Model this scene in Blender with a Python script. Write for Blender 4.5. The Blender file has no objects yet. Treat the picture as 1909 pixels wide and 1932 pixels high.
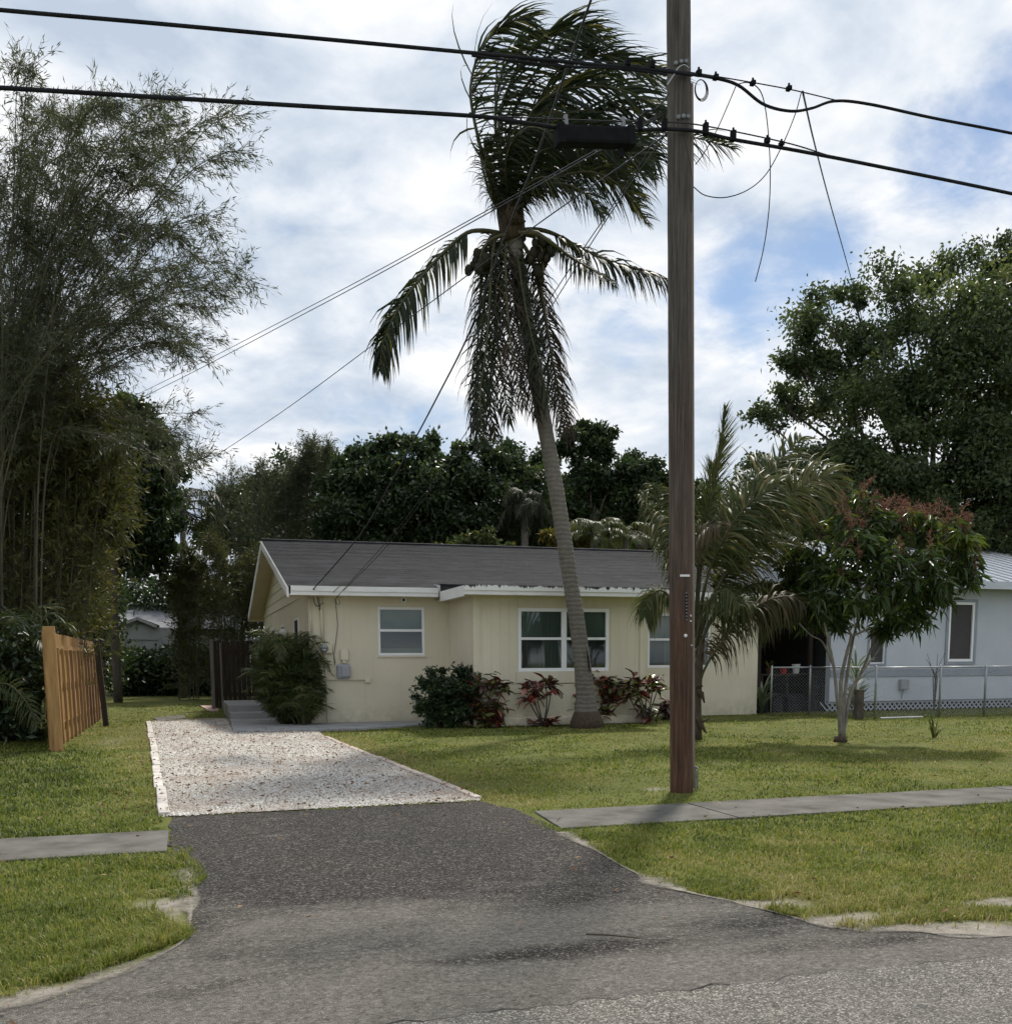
import bpy, math, random
import numpy as np
from mathutils import Vector, Matrix
random.seed(7)
rng = np.random.default_rng(11)
scene = bpy.context.scene
C = scene.collection

# ------------------------------------------------------------------ camera
# eye 1.45 m above the street; X runs along the street, Y away from it
W_, H_ = 1909.0, 1932.0            # working picture grid
FOC = 1900.0
EYE = Vector((0, 0, 1.45))
yaw = math.radians(17.5); pit = math.atan(0.12); rol = 0.005
F0 = Vector((math.sin(yaw), math.cos(yaw), 0)); R0 = Vector((math.cos(yaw), -math.sin(yaw), 0)); Zv = Vector((0, 0, 1))
FW = F0*math.cos(pit) - Zv*math.sin(pit); U1 = F0*math.sin(pit) + Zv*math.cos(pit)
UP = U1*math.cos(rol) + R0*math.sin(rol); RT = R0*math.cos(rol) - U1*math.sin(rol)
PX, PY = W_/2, 1245 + FOC*0.12
cam = bpy.data.cameras.new('camera'); cam_o = bpy.data.objects.new('camera', cam); C.objects.link(cam_o)
cam.sensor_fit = 'HORIZONTAL'; cam.sensor_width = 36; cam.lens = 36*FOC/W_
cam.shift_x = 0; cam.shift_y = (PY - H_/2)/W_
cam.clip_start = 0.05; cam.clip_end = 3000
m = Matrix((RT, UP, -FW)).transposed().to_4x4(); m.translation = EYE
cam_o.matrix_world = m
scene.camera = cam_o

# ------------------------------------------------------------------ sky and sun
SUN_EL = math.radians(50); SUN_AZ = math.radians(33)      # azimuth measured from +Y towards +X
EXPOSURE = 0.35
w = bpy.data.worlds.new('World'); scene.world = w; w.use_nodes = True
nt = w.node_tree; N = nt.nodes; L = nt.links
N.clear()
def nd(tree, typ, **kw):
    n = tree.nodes.new(typ)
    for k, v in kw.items():
        if k in n.inputs: n.inputs[k].default_value = v
        else: setattr(n, k, v)
    return n
out = nd(nt, 'ShaderNodeOutputWorld'); bg = nd(nt, 'ShaderNodeBackground'); bg.inputs['Strength'].default_value = 0.085
sky = nd(nt, 'ShaderNodeTexSky', sky_type='NISHITA', sun_disc=False, sun_elevation=SUN_EL, sun_rotation=SUN_AZ, air_density=1.0, dust_density=0.15, ozone_density=1.0)
tc = nd(nt, 'ShaderNodeTexCoord')
nrm = nd(nt, 'ShaderNodeVectorMath', operation='NORMALIZE'); L.new(tc.outputs['Generated'], nrm.inputs[0])
sep = nd(nt, 'ShaderNodeSeparateXYZ'); L.new(nrm.outputs[0], sep.inputs[0])
def wmath(op, a, b=None, c=None, clamp=False):
    n = nt.nodes.new('ShaderNodeMath'); n.operation = op; n.use_clamp = clamp
    for i, v in enumerate((a, b, c)):
        if v is None: continue
        if isinstance(v, (int, float)): n.inputs[i].default_value = v
        else: L.new(v, n.inputs[i])
    return n.outputs[0]
# project the view direction on a cloud deck
den = wmath('ADD', wmath('MAXIMUM', sep.outputs['Z'], 0.0), 0.28)
cmb = nd(nt, 'ShaderNodeCombineXYZ')
L.new(wmath('DIVIDE', sep.outputs['X'], den), cmb.inputs[0]); L.new(wmath('DIVIDE', sep.outputs['Y'], den), cmb.inputs[1]); cmb.inputs[2].default_value = 3.7
def wnoise(scale, detail=6, rough=0.55, dist=0.0, off=(0, 0, 0)):
    mp = nd(nt, 'ShaderNodeMapping'); mp.inputs['Location'].default_value = off
    L.new(cmb.outputs[0], mp.inputs['Vector'])
    n = nd(nt, 'ShaderNodeTexNoise', Scale=scale, Detail=detail, Roughness=rough, Distortion=dist)
    L.new(mp.outputs[0], n.inputs['Vector']); return n.outputs['Fac']
n_big = wnoise(2.0, 9, 0.58, 0.3, (4.1, 1.3, 0)); n_mid = wnoise(6.0, 9, 0.6, 0.3, (9.0, 2.0, 1.0)); n_tone = wnoise(3.0, 8, 0.55, 0.4, (1.0, 7.0, 2.0))
def pixdir(x, y): return (FW + RT*((x-PX)/FOC) - UP*((y-PY)/FOC)).normalized()
# thin places in the cloud deck where blue shows
cover = wmath('ADD', wmath('MULTIPLY', n_big, 0.5), wmath('MULTIPLY', n_mid, 0.5))
SKYHOLES = [(1885, 240, 0.055, 0.30), (1740, 335, 0.04, 0.14), (1390, 550, 0.045, 0.32), (1570, 480, 0.032, 0.22), (790, 775, 0.05, 0.20), (650, 760, 0.03, 0.08), (1180, 590, 0.035, 0.18), (1620, 400, 0.04, 0.08), (840, 340, 0.03, 0.06)]
for (hx, hy, rad, amt) in SKYHOLES:
    dv = pixdir(hx, hy)
    dt = nd(nt, 'ShaderNodeVectorMath', operation='DISTANCE'); L.new(nrm.outputs[0], dt.inputs[0]); dt.inputs[1].default_value = dv
    g = wmath('MAXIMUM', wmath('SUBTRACT', 1.0, wmath('DIVIDE', dt.outputs['Value'], rad*1.7)), 0.0)
    cover = wmath('SUBTRACT', cover, wmath('MULTIPLY', g, amt))
rmp = nd(nt, 'ShaderNodeMapRange', interpolation_type='SMOOTHSTEP'); rmp.inputs['From Min'].default_value = 0.18; rmp.inputs['From Max'].default_value = 0.42
rmp.inputs['To Min'].default_value = 0.05; rmp.inputs['To Max'].default_value = 1.0
L.new(cover, rmp.inputs['Value'])
tone = nd(nt, 'ShaderNodeValToRGB'); el = tone.color_ramp.elements
CLOUD = 1/0.085
el[0].position = 0.39; el[0].color = (0.43, 0.50, 0.60, 1); el[1].position = 0.59; el[1].color = (0.82, 0.825, 0.835, 1)
e = el.new(0.48); e.color = (0.575, 0.63, 0.705, 1)
L.new(wmath('ADD', wmath('MULTIPLY', n_tone, 0.65), wmath('MULTIPLY', n_mid, 0.35)), tone.inputs['Fac'])
tsc = nd(nt, 'ShaderNodeVectorMath', operation='SCALE'); L.new(tone.outputs[0], tsc.inputs[0]); tsc.inputs['Scale'].default_value = CLOUD
mixs = nd(nt, 'ShaderNodeMix', data_type='RGBA'); L.new(rmp.outputs[0], mixs.inputs['Factor'])
L.new(sky.outputs[0], mixs.inputs['A']); L.new(tsc.outputs[0], mixs.inputs['B'])
L.new(mixs.outputs['Result'], bg.inputs['Color']); L.new(bg.outputs[0], out.inputs[0])
sl = bpy.data.lights.new('sun', 'SUN'); sl.energy = 3.7; sl.angle = math.radians(4.5); sl.color = (1.0, 0.94, 0.84)
so = bpy.data.objects.new('sun', sl); C.objects.link(so); so.location = (10, 20, 40)
sd = Vector((math.sin(SUN_AZ)*math.cos(SUN_EL), math.cos(SUN_AZ)*math.cos(SUN_EL), math.sin(SUN_EL)))
so.rotation_euler = (-sd).to_track_quat('-Z', 'Y').to_euler()
vs = scene.view_settings; vs.view_transform = 'Standard'; vs.look = 'None'; vs.gamma = 1; vs.use_curve_mapping = False; vs.exposure = EXPOSURE
scene.cycles.max_bounces = 5; scene.cycles.diffuse_bounces = 3; scene.cycles.glossy_bounces = 2; scene.cycles.transmission_bounces = 3; scene.cycles.transparent_max_bounces = 5
scene.cycles.use_adaptive_sampling = True; scene.cycles.adaptive_threshold = 0.03

# ------------------------------------------------------------------ helpers: places
def ray(x, y): return FW + RT*((x-PX)/FOC) - UP*((y-PY)/FOC)
def G(x, y, z=0.0):
    r = ray(x, y); return EYE + r*((z-EYE.z)/r.z)
def VY(x, y, Y):
    r = ray(x, y); return EYE + r*(Y/r.y)
def DP(x, y, d):
    r = ray(x, y); return EYE + r*(d/r.dot(F0))
def VP(x, y, p, n):                      # point seen at x, y on the upright plane through p with normal n
    r = ray(x, y); return EYE + r*((p-EYE).dot(n)/r.dot(n))

# ------------------------------------------------------------------ helpers: materials
def new_mat(name):
    m = bpy.data.materials.new(name); m.use_nodes = True; t = m.node_tree; t.nodes.clear()
    o = nd(t, 'ShaderNodeOutputMaterial'); b = nd(t, 'ShaderNodeBsdfPrincipled'); t.links.new(b.outputs[0], o.inputs[0])
    return m, t, b
def setramp(r, stops):
    e = r.color_ramp.elements
    while len(e) < len(stops): e.new(0.5)
    for i, (p, c) in enumerate(stops): e[i].position = p; e[i].color = (*c, 1)
def pos(t, scale=(1, 1, 1), loc=(0, 0, 0)):
    g = nd(t, 'ShaderNodeNewGeometry'); mp = nd(t, 'ShaderNodeMapping'); mp.inputs['Scale'].default_value = scale; mp.inputs['Location'].default_value = loc
    t.links.new(g.outputs['Position'], mp.inputs['Vector']); return mp.outputs[0]
def noise(t, vec, scale, detail=5, rough=0.55, dist=0.0):
    n = nd(t, 'ShaderNodeTexNoise', Scale=scale, Detail=detail, Roughness=rough, Distortion=dist); t.links.new(vec, n.inputs['Vector']); return n.outputs['Fac']
def ramp(t, fac, stops):
    r = nd(t, 'ShaderNodeValToRGB'); setramp(r, stops); t.links.new(fac, r.inputs['Fac']); return r.outputs[0]
def mix(t, fac, a, b, blend='MIX'):
    n = nd(t, 'ShaderNodeMix', data_type='RGBA', blend_type=blend)
    for k, v in (('Factor', fac), ('A', a), ('B', b)):
        if isinstance(v, (int, float)): n.inputs[k].default_value = v
        elif isinstance(v, tuple): n.inputs[k].default_value = (*v, 1)
        else: t.links.new(v, n.inputs[k])
    return n.outputs['Result']
def mth(t, op, a, b=None, clamp=False):
    n = t.nodes.new('ShaderNodeMath'); n.operation = op; n.use_clamp = clamp
    for i, v in enumerate((a, b)):
        if v is None: continue
        if isinstance(v, (int, float)): n.inputs[i].default_value = v
        else: t.links.new(v, n.inputs[i])
    return n.outputs[0]
def bump(t, b, h, strength=0.3, dist=0.01):
    n = nd(t, 'ShaderNodeBump'); n.inputs['Strength'].default_value = strength; n.inputs['Distance'].default_value = dist
    t.links.new(h, n.inputs['Height']); t.links.new(n.outputs[0], b.inputs['Normal'])
MAT = {}
def plain(name, c1, c2=None, scale=3.0, rough=0.8, stretch=(1, 1, 1), bs=0.0, bscale=60.0, bd=0.004, spec=0.3, metal=0.0, c3=None):
    m, t, b = new_mat(name); v = pos(t, stretch)
    if c2 is None: b.inputs['Base Color'].default_value = (*c1, 1)
    else:
        st = [(0.3, c1), (0.7, c2)] if c3 is None else [(0.28, c1), (0.5, c3), (0.72, c2)]
        t.links.new(ramp(t, noise(t, v, scale, 7, 0.62), st), b.inputs['Base Color'])
    b.inputs['Roughness'].default_value = rough; b.inputs['Specular IOR Level'].default_value = spec; b.inputs['Metallic'].default_value = metal
    if bs: bump(t, b, noise(t, v, bscale, 4, 0.6), bs, bd)
    MAT[name] = m; return m
def leafmat(name, stops, trans=0.3, rough=0.5, spec=0.25, back=None, tcol=None):
    m, t, b = new_mat(name); o = [n for n in t.nodes if n.type == 'OUTPUT_MATERIAL'][0]
    a = nd(t, 'ShaderNodeAttribute', attribute_name='rnd')
    col = ramp(t, a.outputs['Fac'], stops)
    t.links.new(col, b.inputs['Base Color']); b.inputs['Roughness'].default_value = rough; b.inputs['Specular IOR Level'].default_value = spec
    tr = nd(t, 'ShaderNodeBsdfTranslucent')
    hs = nd(t, 'ShaderNodeHueSaturation', Hue=0.485, Saturation=1.15, Value=1.3); t.links.new(col, hs.inputs['Color']); t.links.new(hs.outputs[0], tr.inputs['Color'])
    mx = nd(t, 'ShaderNodeMixShader'); mx.inputs[0].default_value = trans
    t.links.new(b.outputs[0], mx.inputs[1]); t.links.new(tr.outputs[0], mx.inputs[2]); t.links.new(mx.outputs[0], o.inputs[0])
    MAT[name] = m; return m

# ------------------------------------------------------------------ helpers: objects
ORG = {}
def tag(o, label=None, cat=None, group=None, kind=None):
    if label: o['label'] = label
    if cat: o['category'] = cat
    if group: o['group'] = group
    if kind: o['kind'] = kind
    return o
def thing(name, label, cat, loc=(0, 0, 0), group=None):
    o = bpy.data.objects.new(name, None); C.objects.link(o); o.location = loc; o.empty_display_size = 0.2
    ORG[o.name] = Vector(loc); return tag(o, label, cat, group)
def link(name, me, mat, parent=None, base=None):
    o = bpy.data.objects.new(name, me); C.objects.link(o)
    if mat is not None and len(me.materials) == 0:
        me.materials.append(MAT[mat] if isinstance(mat, str) else mat)
    if parent is not None: o.parent = parent
    ORG[o.name] = ORG[parent.name] if parent is not None else Vector((0, 0, 0))
    return o
def npmesh(name, V, F, mat, parent=None, rnd=None, smooth=False):
    """V (n,3) world coordinates, F (m,k) one polygon size"""
    V = np.asarray(V, dtype=np.float32).reshape(-1, 3); F = np.asarray(F, dtype=np.int32)
    if parent is not None: V = V - np.array(ORG[parent.name], dtype=np.float32)
    me = bpy.data.meshes.new(name); k = F.shape[1]
    me.vertices.add(len(V)); me.vertices.foreach_set('co', V.ravel())
    me.loops.add(F.size); me.loops.foreach_set('vertex_index', F.ravel())
    me.polygons.add(len(F)); me.polygons.foreach_set('loop_start', np.arange(0, F.size, k, dtype=np.int32)); me.polygons.foreach_set('loop_total', np.full(len(F), k, dtype=np.int32))
    if smooth: me.polygons.foreach_set('use_smooth', np.ones(len(F), dtype=bool))
    me.update(calc_edges=True)
    if rnd is not None:
        a = me.attributes.new('rnd', 'FLOAT', 'FACE'); a.data.foreach_set('value', np.asarray(rnd, dtype=np.float32))
    return link(name, me, mat, parent)
class MB:
    def __init__(s): s.v = []; s.f = []
    def box(s, x0, x1, y0, y1, z0, z1):
        b = len(s.v); s.v += [(x, y, z) for z in (z0, z1) for y in (y0, y1) for x in (x0, x1)]
        s.f += [tuple(b+i for i in q) for q in ((0, 2, 3, 1), (4, 5, 7, 6), (0, 1, 5, 4), (2, 6, 7, 3), (0, 4, 6, 2), (1, 3, 7, 5))]; return s
    def obox(s, c, ax, ay, az, hx, hy, hz):          # oriented box, half sizes
        b = len(s.v); c = Vector(c)
        for k in (-1, 1):
            for j in (-1, 1):
                for i in (-1, 1): s.v.append(tuple(c + ax*(i*hx) + ay*(j*hy) + az*(k*hz)))
        s.f += [tuple(b+i for i in q) for q in ((0, 2, 3, 1), (4, 5, 7, 6), (0, 1, 5, 4), (2, 6, 7, 3), (0, 4, 6, 2), (1, 3, 7, 5))]; return s
    def beam(s, p, q, wd, th, up=Vector((0, 0, 1))):
        p = Vector(p); q = Vector(q); a = (q-p); l = a.length; a = a/l; sd_ = a.cross(up)
        if sd_.length < 1e-4: sd_ = a.cross(Vector((0, 1, 0)))
        sd_.normalize(); u = sd_.cross(a)
        return s.obox((p+q)/2, a, sd_, u, l/2, wd/2, th/2)
    def poly(s, pts):
        b = len(s.v); s.v += [tuple(p) for p in pts]; s.f.append(tuple(range(b, b+len(pts)))); return s
    def slab(s, pts, z0, z1):                        # upright prism over a plan outline
        n = len(pts); b = len(s.v)
        s.v += [(p[0], p[1], z0) for p in pts] + [(p[0], p[1], z1) for p in pts]
        s.f.append(tuple(b+n+i for i in range(n))); s.f.append(tuple(b+n-1-i for i in range(n)))
        for i in range(n): j = (i+1) % n; s.f.append((b+i, b+j, b+n+j, b+n+i))
        return s
    def prism(s, pts, off):                          # any planar outline pushed along off
        n = len(pts); b = len(s.v); off = Vector(off)
        s.v += [tuple(p) for p in pts] + [tuple(Vector(p)+off) for p in pts]
        s.f.append(tuple(b+i for i in range(n))); s.f.append(tuple(b+n+n-1-i for i in range(n)))
        for i in range(n): j = (i+1) % n; s.f.append((b+j, b+i, b+n+i, b+n+j))
        return s
    def tube(s, pts, rad, n=6, cap=True):
        pts = [Vector(p) for p in pts]; m_ = len(pts)
        if isinstance(rad, (int, float)): rad = [rad]*m_
        b = len(s.v); ref = Vector((0.31, 0.2, 0.93)).normalized()
        for i, p in enumerate(pts):
            a = pts[min(i+1, m_-1)] - pts[max(i-1, 0)]
            if a.length < 1e-9: a = Vector((0, 0, 1))
            a.normalize(); u = ref - a*ref.dot(a)
            if u.length < 0.05: u = Vector((1, 0, 0)) - a*a.x
            u.normalize(); v = a.cross(u); ref = u
            for k in range(n):
                t_ = 2*math.pi*k/n; s.v.append(tuple(p + (u*math.cos(t_) + v*math.sin(t_))*rad[i]))
        for i in range(m_-1):
            for k in range(n):
                k2 = (k+1) % n; s.f.append((b+i*n+k, b+i*n+k2, b+(i+1)*n+k2, b+(i+1)*n+k))
        if cap: s.f.append(tuple(b+k for k in reversed(range(n)))); s.f.append(tuple(b+(m_-1)*n+k for k in range(n)))
        return s
    def build(s, name, mat, parent=None, smooth=False, bevel=0.0):
        o0 = ORG[parent.name] if parent is not None else Vector((0, 0, 0))
        me = bpy.data.meshes.new(name); me.from_pydata([(v[0]-o0.x, v[1]-o0.y, v[2]-o0.z) for v in s.v], [], s.f); me.update()
        if smooth: me.polygons.foreach_set('use_smooth', np.ones(len(me.polygons), dtype=bool))
        o = link(name, me, mat, parent)
        if bevel:
            md = o.modifiers.new('bevel', 'BEVEL'); md.width = bevel; md.segments = 2; md.limit_method = 'ANGLE'
        return o
def crom(pts, n):                                   # smooth curve through points
    P = [Vector(p) for p in pts]; P = [P[0]*2-P[1]] + P + [P[-1]*2-P[-2]]; res = []; seg = len(P)-3
    for i in range(n):
        t = i/(n-1)*seg; k = min(int(t), seg-1); u = t-k; a, b, c, d = P[k:k+4]
        res.append(0.5*((2*b) + (c-a)*u + (2*a-5*b+4*c-d)*u*u + (3*b-a-3*c+d)*u**3))
    return res
def unit(a): return a/np.maximum(np.linalg.norm(a, axis=-1, keepdims=True), 1e-9)
def leaves(name, P, D, Ln, Wd, mat, parent=None, rnd=None, fold=0.25, droop=0.0):
    """leaf blades: base P, axis D, length, width; four-cornered, slightly folded"""
    P = np.asarray(P, float); n = len(P); D = unit(np.asarray(D, float)); Ln = np.broadcast_to(Ln, n)[:, None]; Wd = np.broadcast_to(Wd, n)[:, None]
    r = rng.normal(size=(n, 3)); s = unit(np.cross(D, r)); nn = np.cross(s, D)
    tip = P + D*Ln; tip[:, 2] -= droop*Ln[:, 0]
    midp = P + D*Ln*0.45
    V = np.stack([P, midp + s*Wd*0.5 + nn*Wd*fold, tip, midp - s*Wd*0.5 + nn*Wd*fold], 1).reshape(-1, 3)
    i = np.arange(n)*4; F = np.stack([np.stack([i, i+1, i+2], 1), np.stack([i, i+2, i+3], 1)], 1).reshape(-1, 3)
    if rnd is None: rnd = rng.random(n)
    return npmesh(name, V, F, mat, parent, np.repeat(np.clip(rnd, 0, 1), 2))
def inpoly(x, y, poly):
    c = np.zeros(x.shape, bool); n = len(poly)
    for i in range(n):
        x0, y0 = poly[i][0], poly[i][1]; x1, y1 = poly[(i+1) % n][0], poly[(i+1) % n][1]
        if y0 == y1: continue
        c ^= ((y0 > y) != (y1 > y)) & (x < (x1-x0)*(y-y0)/(y1-y0) + x0)
    return c
def vnoise(x, y, s, seed=0):                         # cheap smooth value noise
    x = np.asarray(x)/s + seed*17.3; y = np.asarray(y)/s + seed*9.1; xi = np.floor(x); yi = np.floor(y); fx = x-xi; fy = y-yi
    fx = fx*fx*(3-2*fx); fy = fy*fy*(3-2*fy)
    h = lambda a, b: np.modf(np.abs(np.sin(a*127.1 + b*311.7 + seed*3.3)*43758.5453))[0]
    return (h(xi, yi)*(1-fx) + h(xi+1, yi)*fx)*(1-fy) + (h(xi, yi+1)*(1-fx) + h(xi+1, yi+1)*fx)*fy

# ================================================================== materials
plain('stucco', (0.60, 0.55, 0.42), (0.69, 0.637, 0.50), 0.9, 0.9, bs=0.25, bscale=45, bd=0.01, spec=0.15, c3=(0.648, 0.596, 0.462))
plain('siding_paint', (0.60, 0.552, 0.425), (0.69, 0.638, 0.50), 1.3, 0.75, stretch=(1, 1, 0.25), bs=0.15, bscale=40, bd=0.004, c3=(0.648, 0.598, 0.464))
for mn in ('stucco', 'siding_paint'):                 # rain splash and drips
    t = MAT[mn].node_tree; b = [n for n in t.nodes if n.type == 'BSDF_PRINCIPLED'][0]; src = b.inputs['Base Color'].links[0].from_socket
    g = nd(t, 'ShaderNodeNewGeometry'); sx = nd(t, 'ShaderNodeSeparateXYZ'); t.links.new(g.outputs['Position'], sx.inputs[0])
    mr = nd(t, 'ShaderNodeMapRange'); mr.inputs['From Min'].default_value = 0.02; mr.inputs['From Max'].default_value = 0.55; mr.inputs['To Min'].default_value = 0.55; mr.inputs['To Max'].default_value = 0.0; t.links.new(sx.outputs['Z'], mr.inputs['Value'])
    sp_ = ramp(t, noise(t, pos(t), 5.0, 8, 0.7), [(0.36, (0, 0, 0)), (0.66, (1, 1, 1))]); dr_ = ramp(t, noise(t, pos(t, (7, 7, 0.35)), 1.6, 7, 0.7), [(0.54, (0, 0, 0)), (0.74, (1, 1, 1))])
    c1 = mix(t, mth(t, 'MULTIPLY', mr.outputs[0], sp_), src, (0.22, 0.19, 0.14)); t.links.new(mix(t, mth(t, 'MULTIPLY', dr_, 0.16), c1, (0.30, 0.27, 0.21)), b.inputs['Base Color'])
plain('soffit_paint', (0.55, 0.47, 0.38), (0.64, 0.56, 0.46), 2.0, 0.8)
plain('white_trim', (0.66, 0.66, 0.65), (0.80, 0.80, 0.79), 2.2, 0.55, stretch=(1, 1, 3), c3=(0.76, 0.76, 0.75))
plain('white_vinyl', (0.78, 0.79, 0.80), (0.84, 0.84, 0.85), 3, 0.4, spec=0.4)
plain('peeling_paint', (0.03, 0.03, 0.032), (0.78, 0.78, 0.77), 6, 0.7, stretch=(3, 1, 1.2), c3=(0.72, 0.72, 0.71))
plain('concrete', (0.048, 0.045, 0.039), (0.15, 0.143, 0.128), 2.6, 0.9, bs=0.4, bscale=90, bd=0.006, spec=0.2, c3=(0.105, 0.10, 0.09))
plain('pale_concrete', (0.22, 0.225, 0.23), (0.33, 0.33, 0.33), 1.8, 0.85, bs=0.3, bscale=90, bd=0.004)
plain('kerb_white', (0.30, 0.27, 0.235), (0.62, 0.585, 0.55), 5, 0.85, bs=0.5, bscale=30, bd=0.01, c3=(0.50, 0.465, 0.43))
plain('kerb_brown', (0.26, 0.19, 0.15), (0.56, 0.50, 0.45), 4, 0.85, bs=0.5, bscale=30, bd=0.01, c3=(0.42, 0.35, 0.30))
plain('pink_paver', (0.42, 0.27, 0.24), (0.52, 0.38, 0.35), 4, 0.85)
plain('black_rubber', (0.008, 0.008, 0.01), (0.016, 0.016, 0.018), 8, 0.7, spec=0.05)
plain('grey_metal', (0.30, 0.31, 0.32), (0.42, 0.43, 0.44), 6, 0.45, metal=0.7, spec=0.5)
plain('dull_steel', (0.16, 0.17, 0.18), (0.26, 0.27, 0.28), 10, 0.55, metal=0.5)
plain('box_grey', (0.27, 0.28, 0.31), (0.33, 0.34, 0.37), 3, 0.5)
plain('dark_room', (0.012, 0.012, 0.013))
plain('fence_wood', (0.19, 0.108, 0.042), (0.43, 0.26, 0.105), 3.0, 0.75, stretch=(6, 6, 0.6), bs=0.3, bscale=30, bd=0.004, c3=(0.32, 0.185, 0.07))
plain('fence_wood_old', (0.17, 0.10, 0.05), (0.33, 0.20, 0.11), 3.0, 0.85, stretch=(6, 6, 0.6), bs=0.3, bscale=30, bd=0.004)
plain('dark_wood', (0.018, 0.014, 0.011), (0.06, 0.045, 0.035), 4, 0.85, stretch=(6, 6, 0.5))
plain('grey_wood', (0.13, 0.115, 0.10), (0.24, 0.22, 0.20), 4, 0.85, stretch=(6, 6, 0.5))
plain('stone_white', (0.21, 0.185, 0.155), (0.44, 0.42, 0.385), 26, 0.9, c3=(0.42, 0.38, 0.335))
plain('bark_brown', (0.045, 0.036, 0.028), (0.12, 0.10, 0.08), 6, 0.9, stretch=(3, 3, 0.7), bs=0.6, bscale=20, bd=0.02)
plain('bark_pale', (0.11, 0.098, 0.082), (0.27, 0.245, 0.21), 7, 0.9, stretch=(2, 2, 0.8), bs=0.4, bscale=30, bd=0.01)

# lawn soil under the blades, with sand where the grass has worn away
m, t, b = new_mat('lawn_soil'); v = pos(t)
green = ramp(t, noise(t, v, 1.1, 8, 0.65), [(0.3, (0.075, 0.085, 0.022)), (0.5, (0.105, 0.118, 0.032)), (0.72, (0.16, 0.15, 0.055))])
sandc = ramp(t, noise(t, v, 9, 8, 0.7), [(0.3, (0.17, 0.15, 0.125)), (0.7, (0.36, 0.33, 0.285))])
at_ = nd(t, 'ShaderNodeAttribute', attribute_name='sand')
edge = mth(t, 'ADD', at_.outputs['Fac'], mth(t, 'MULTIPLY', mth(t, 'SUBTRACT', noise(t, v, 6.0, 8, 0.7), 0.5), 0.9))
mr = nd(t, 'ShaderNodeMapRange'); mr.inputs['From Min'].default_value = 0.30; mr.inputs['From Max'].default_value = 0.75; t.links.new(edge, mr.inputs['Value'])
t.links.new(mix(t, mr.outputs[0], green, sandc), b.inputs['Base Color']); b.inputs['Roughness'].default_value = 0.95; b.inputs['Specular IOR Level'].default_value = 0.1
bump(t, b, noise(t, v, 35, 5, 0.7), 0.7, 0.03); MAT['lawn_soil'] = m

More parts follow.
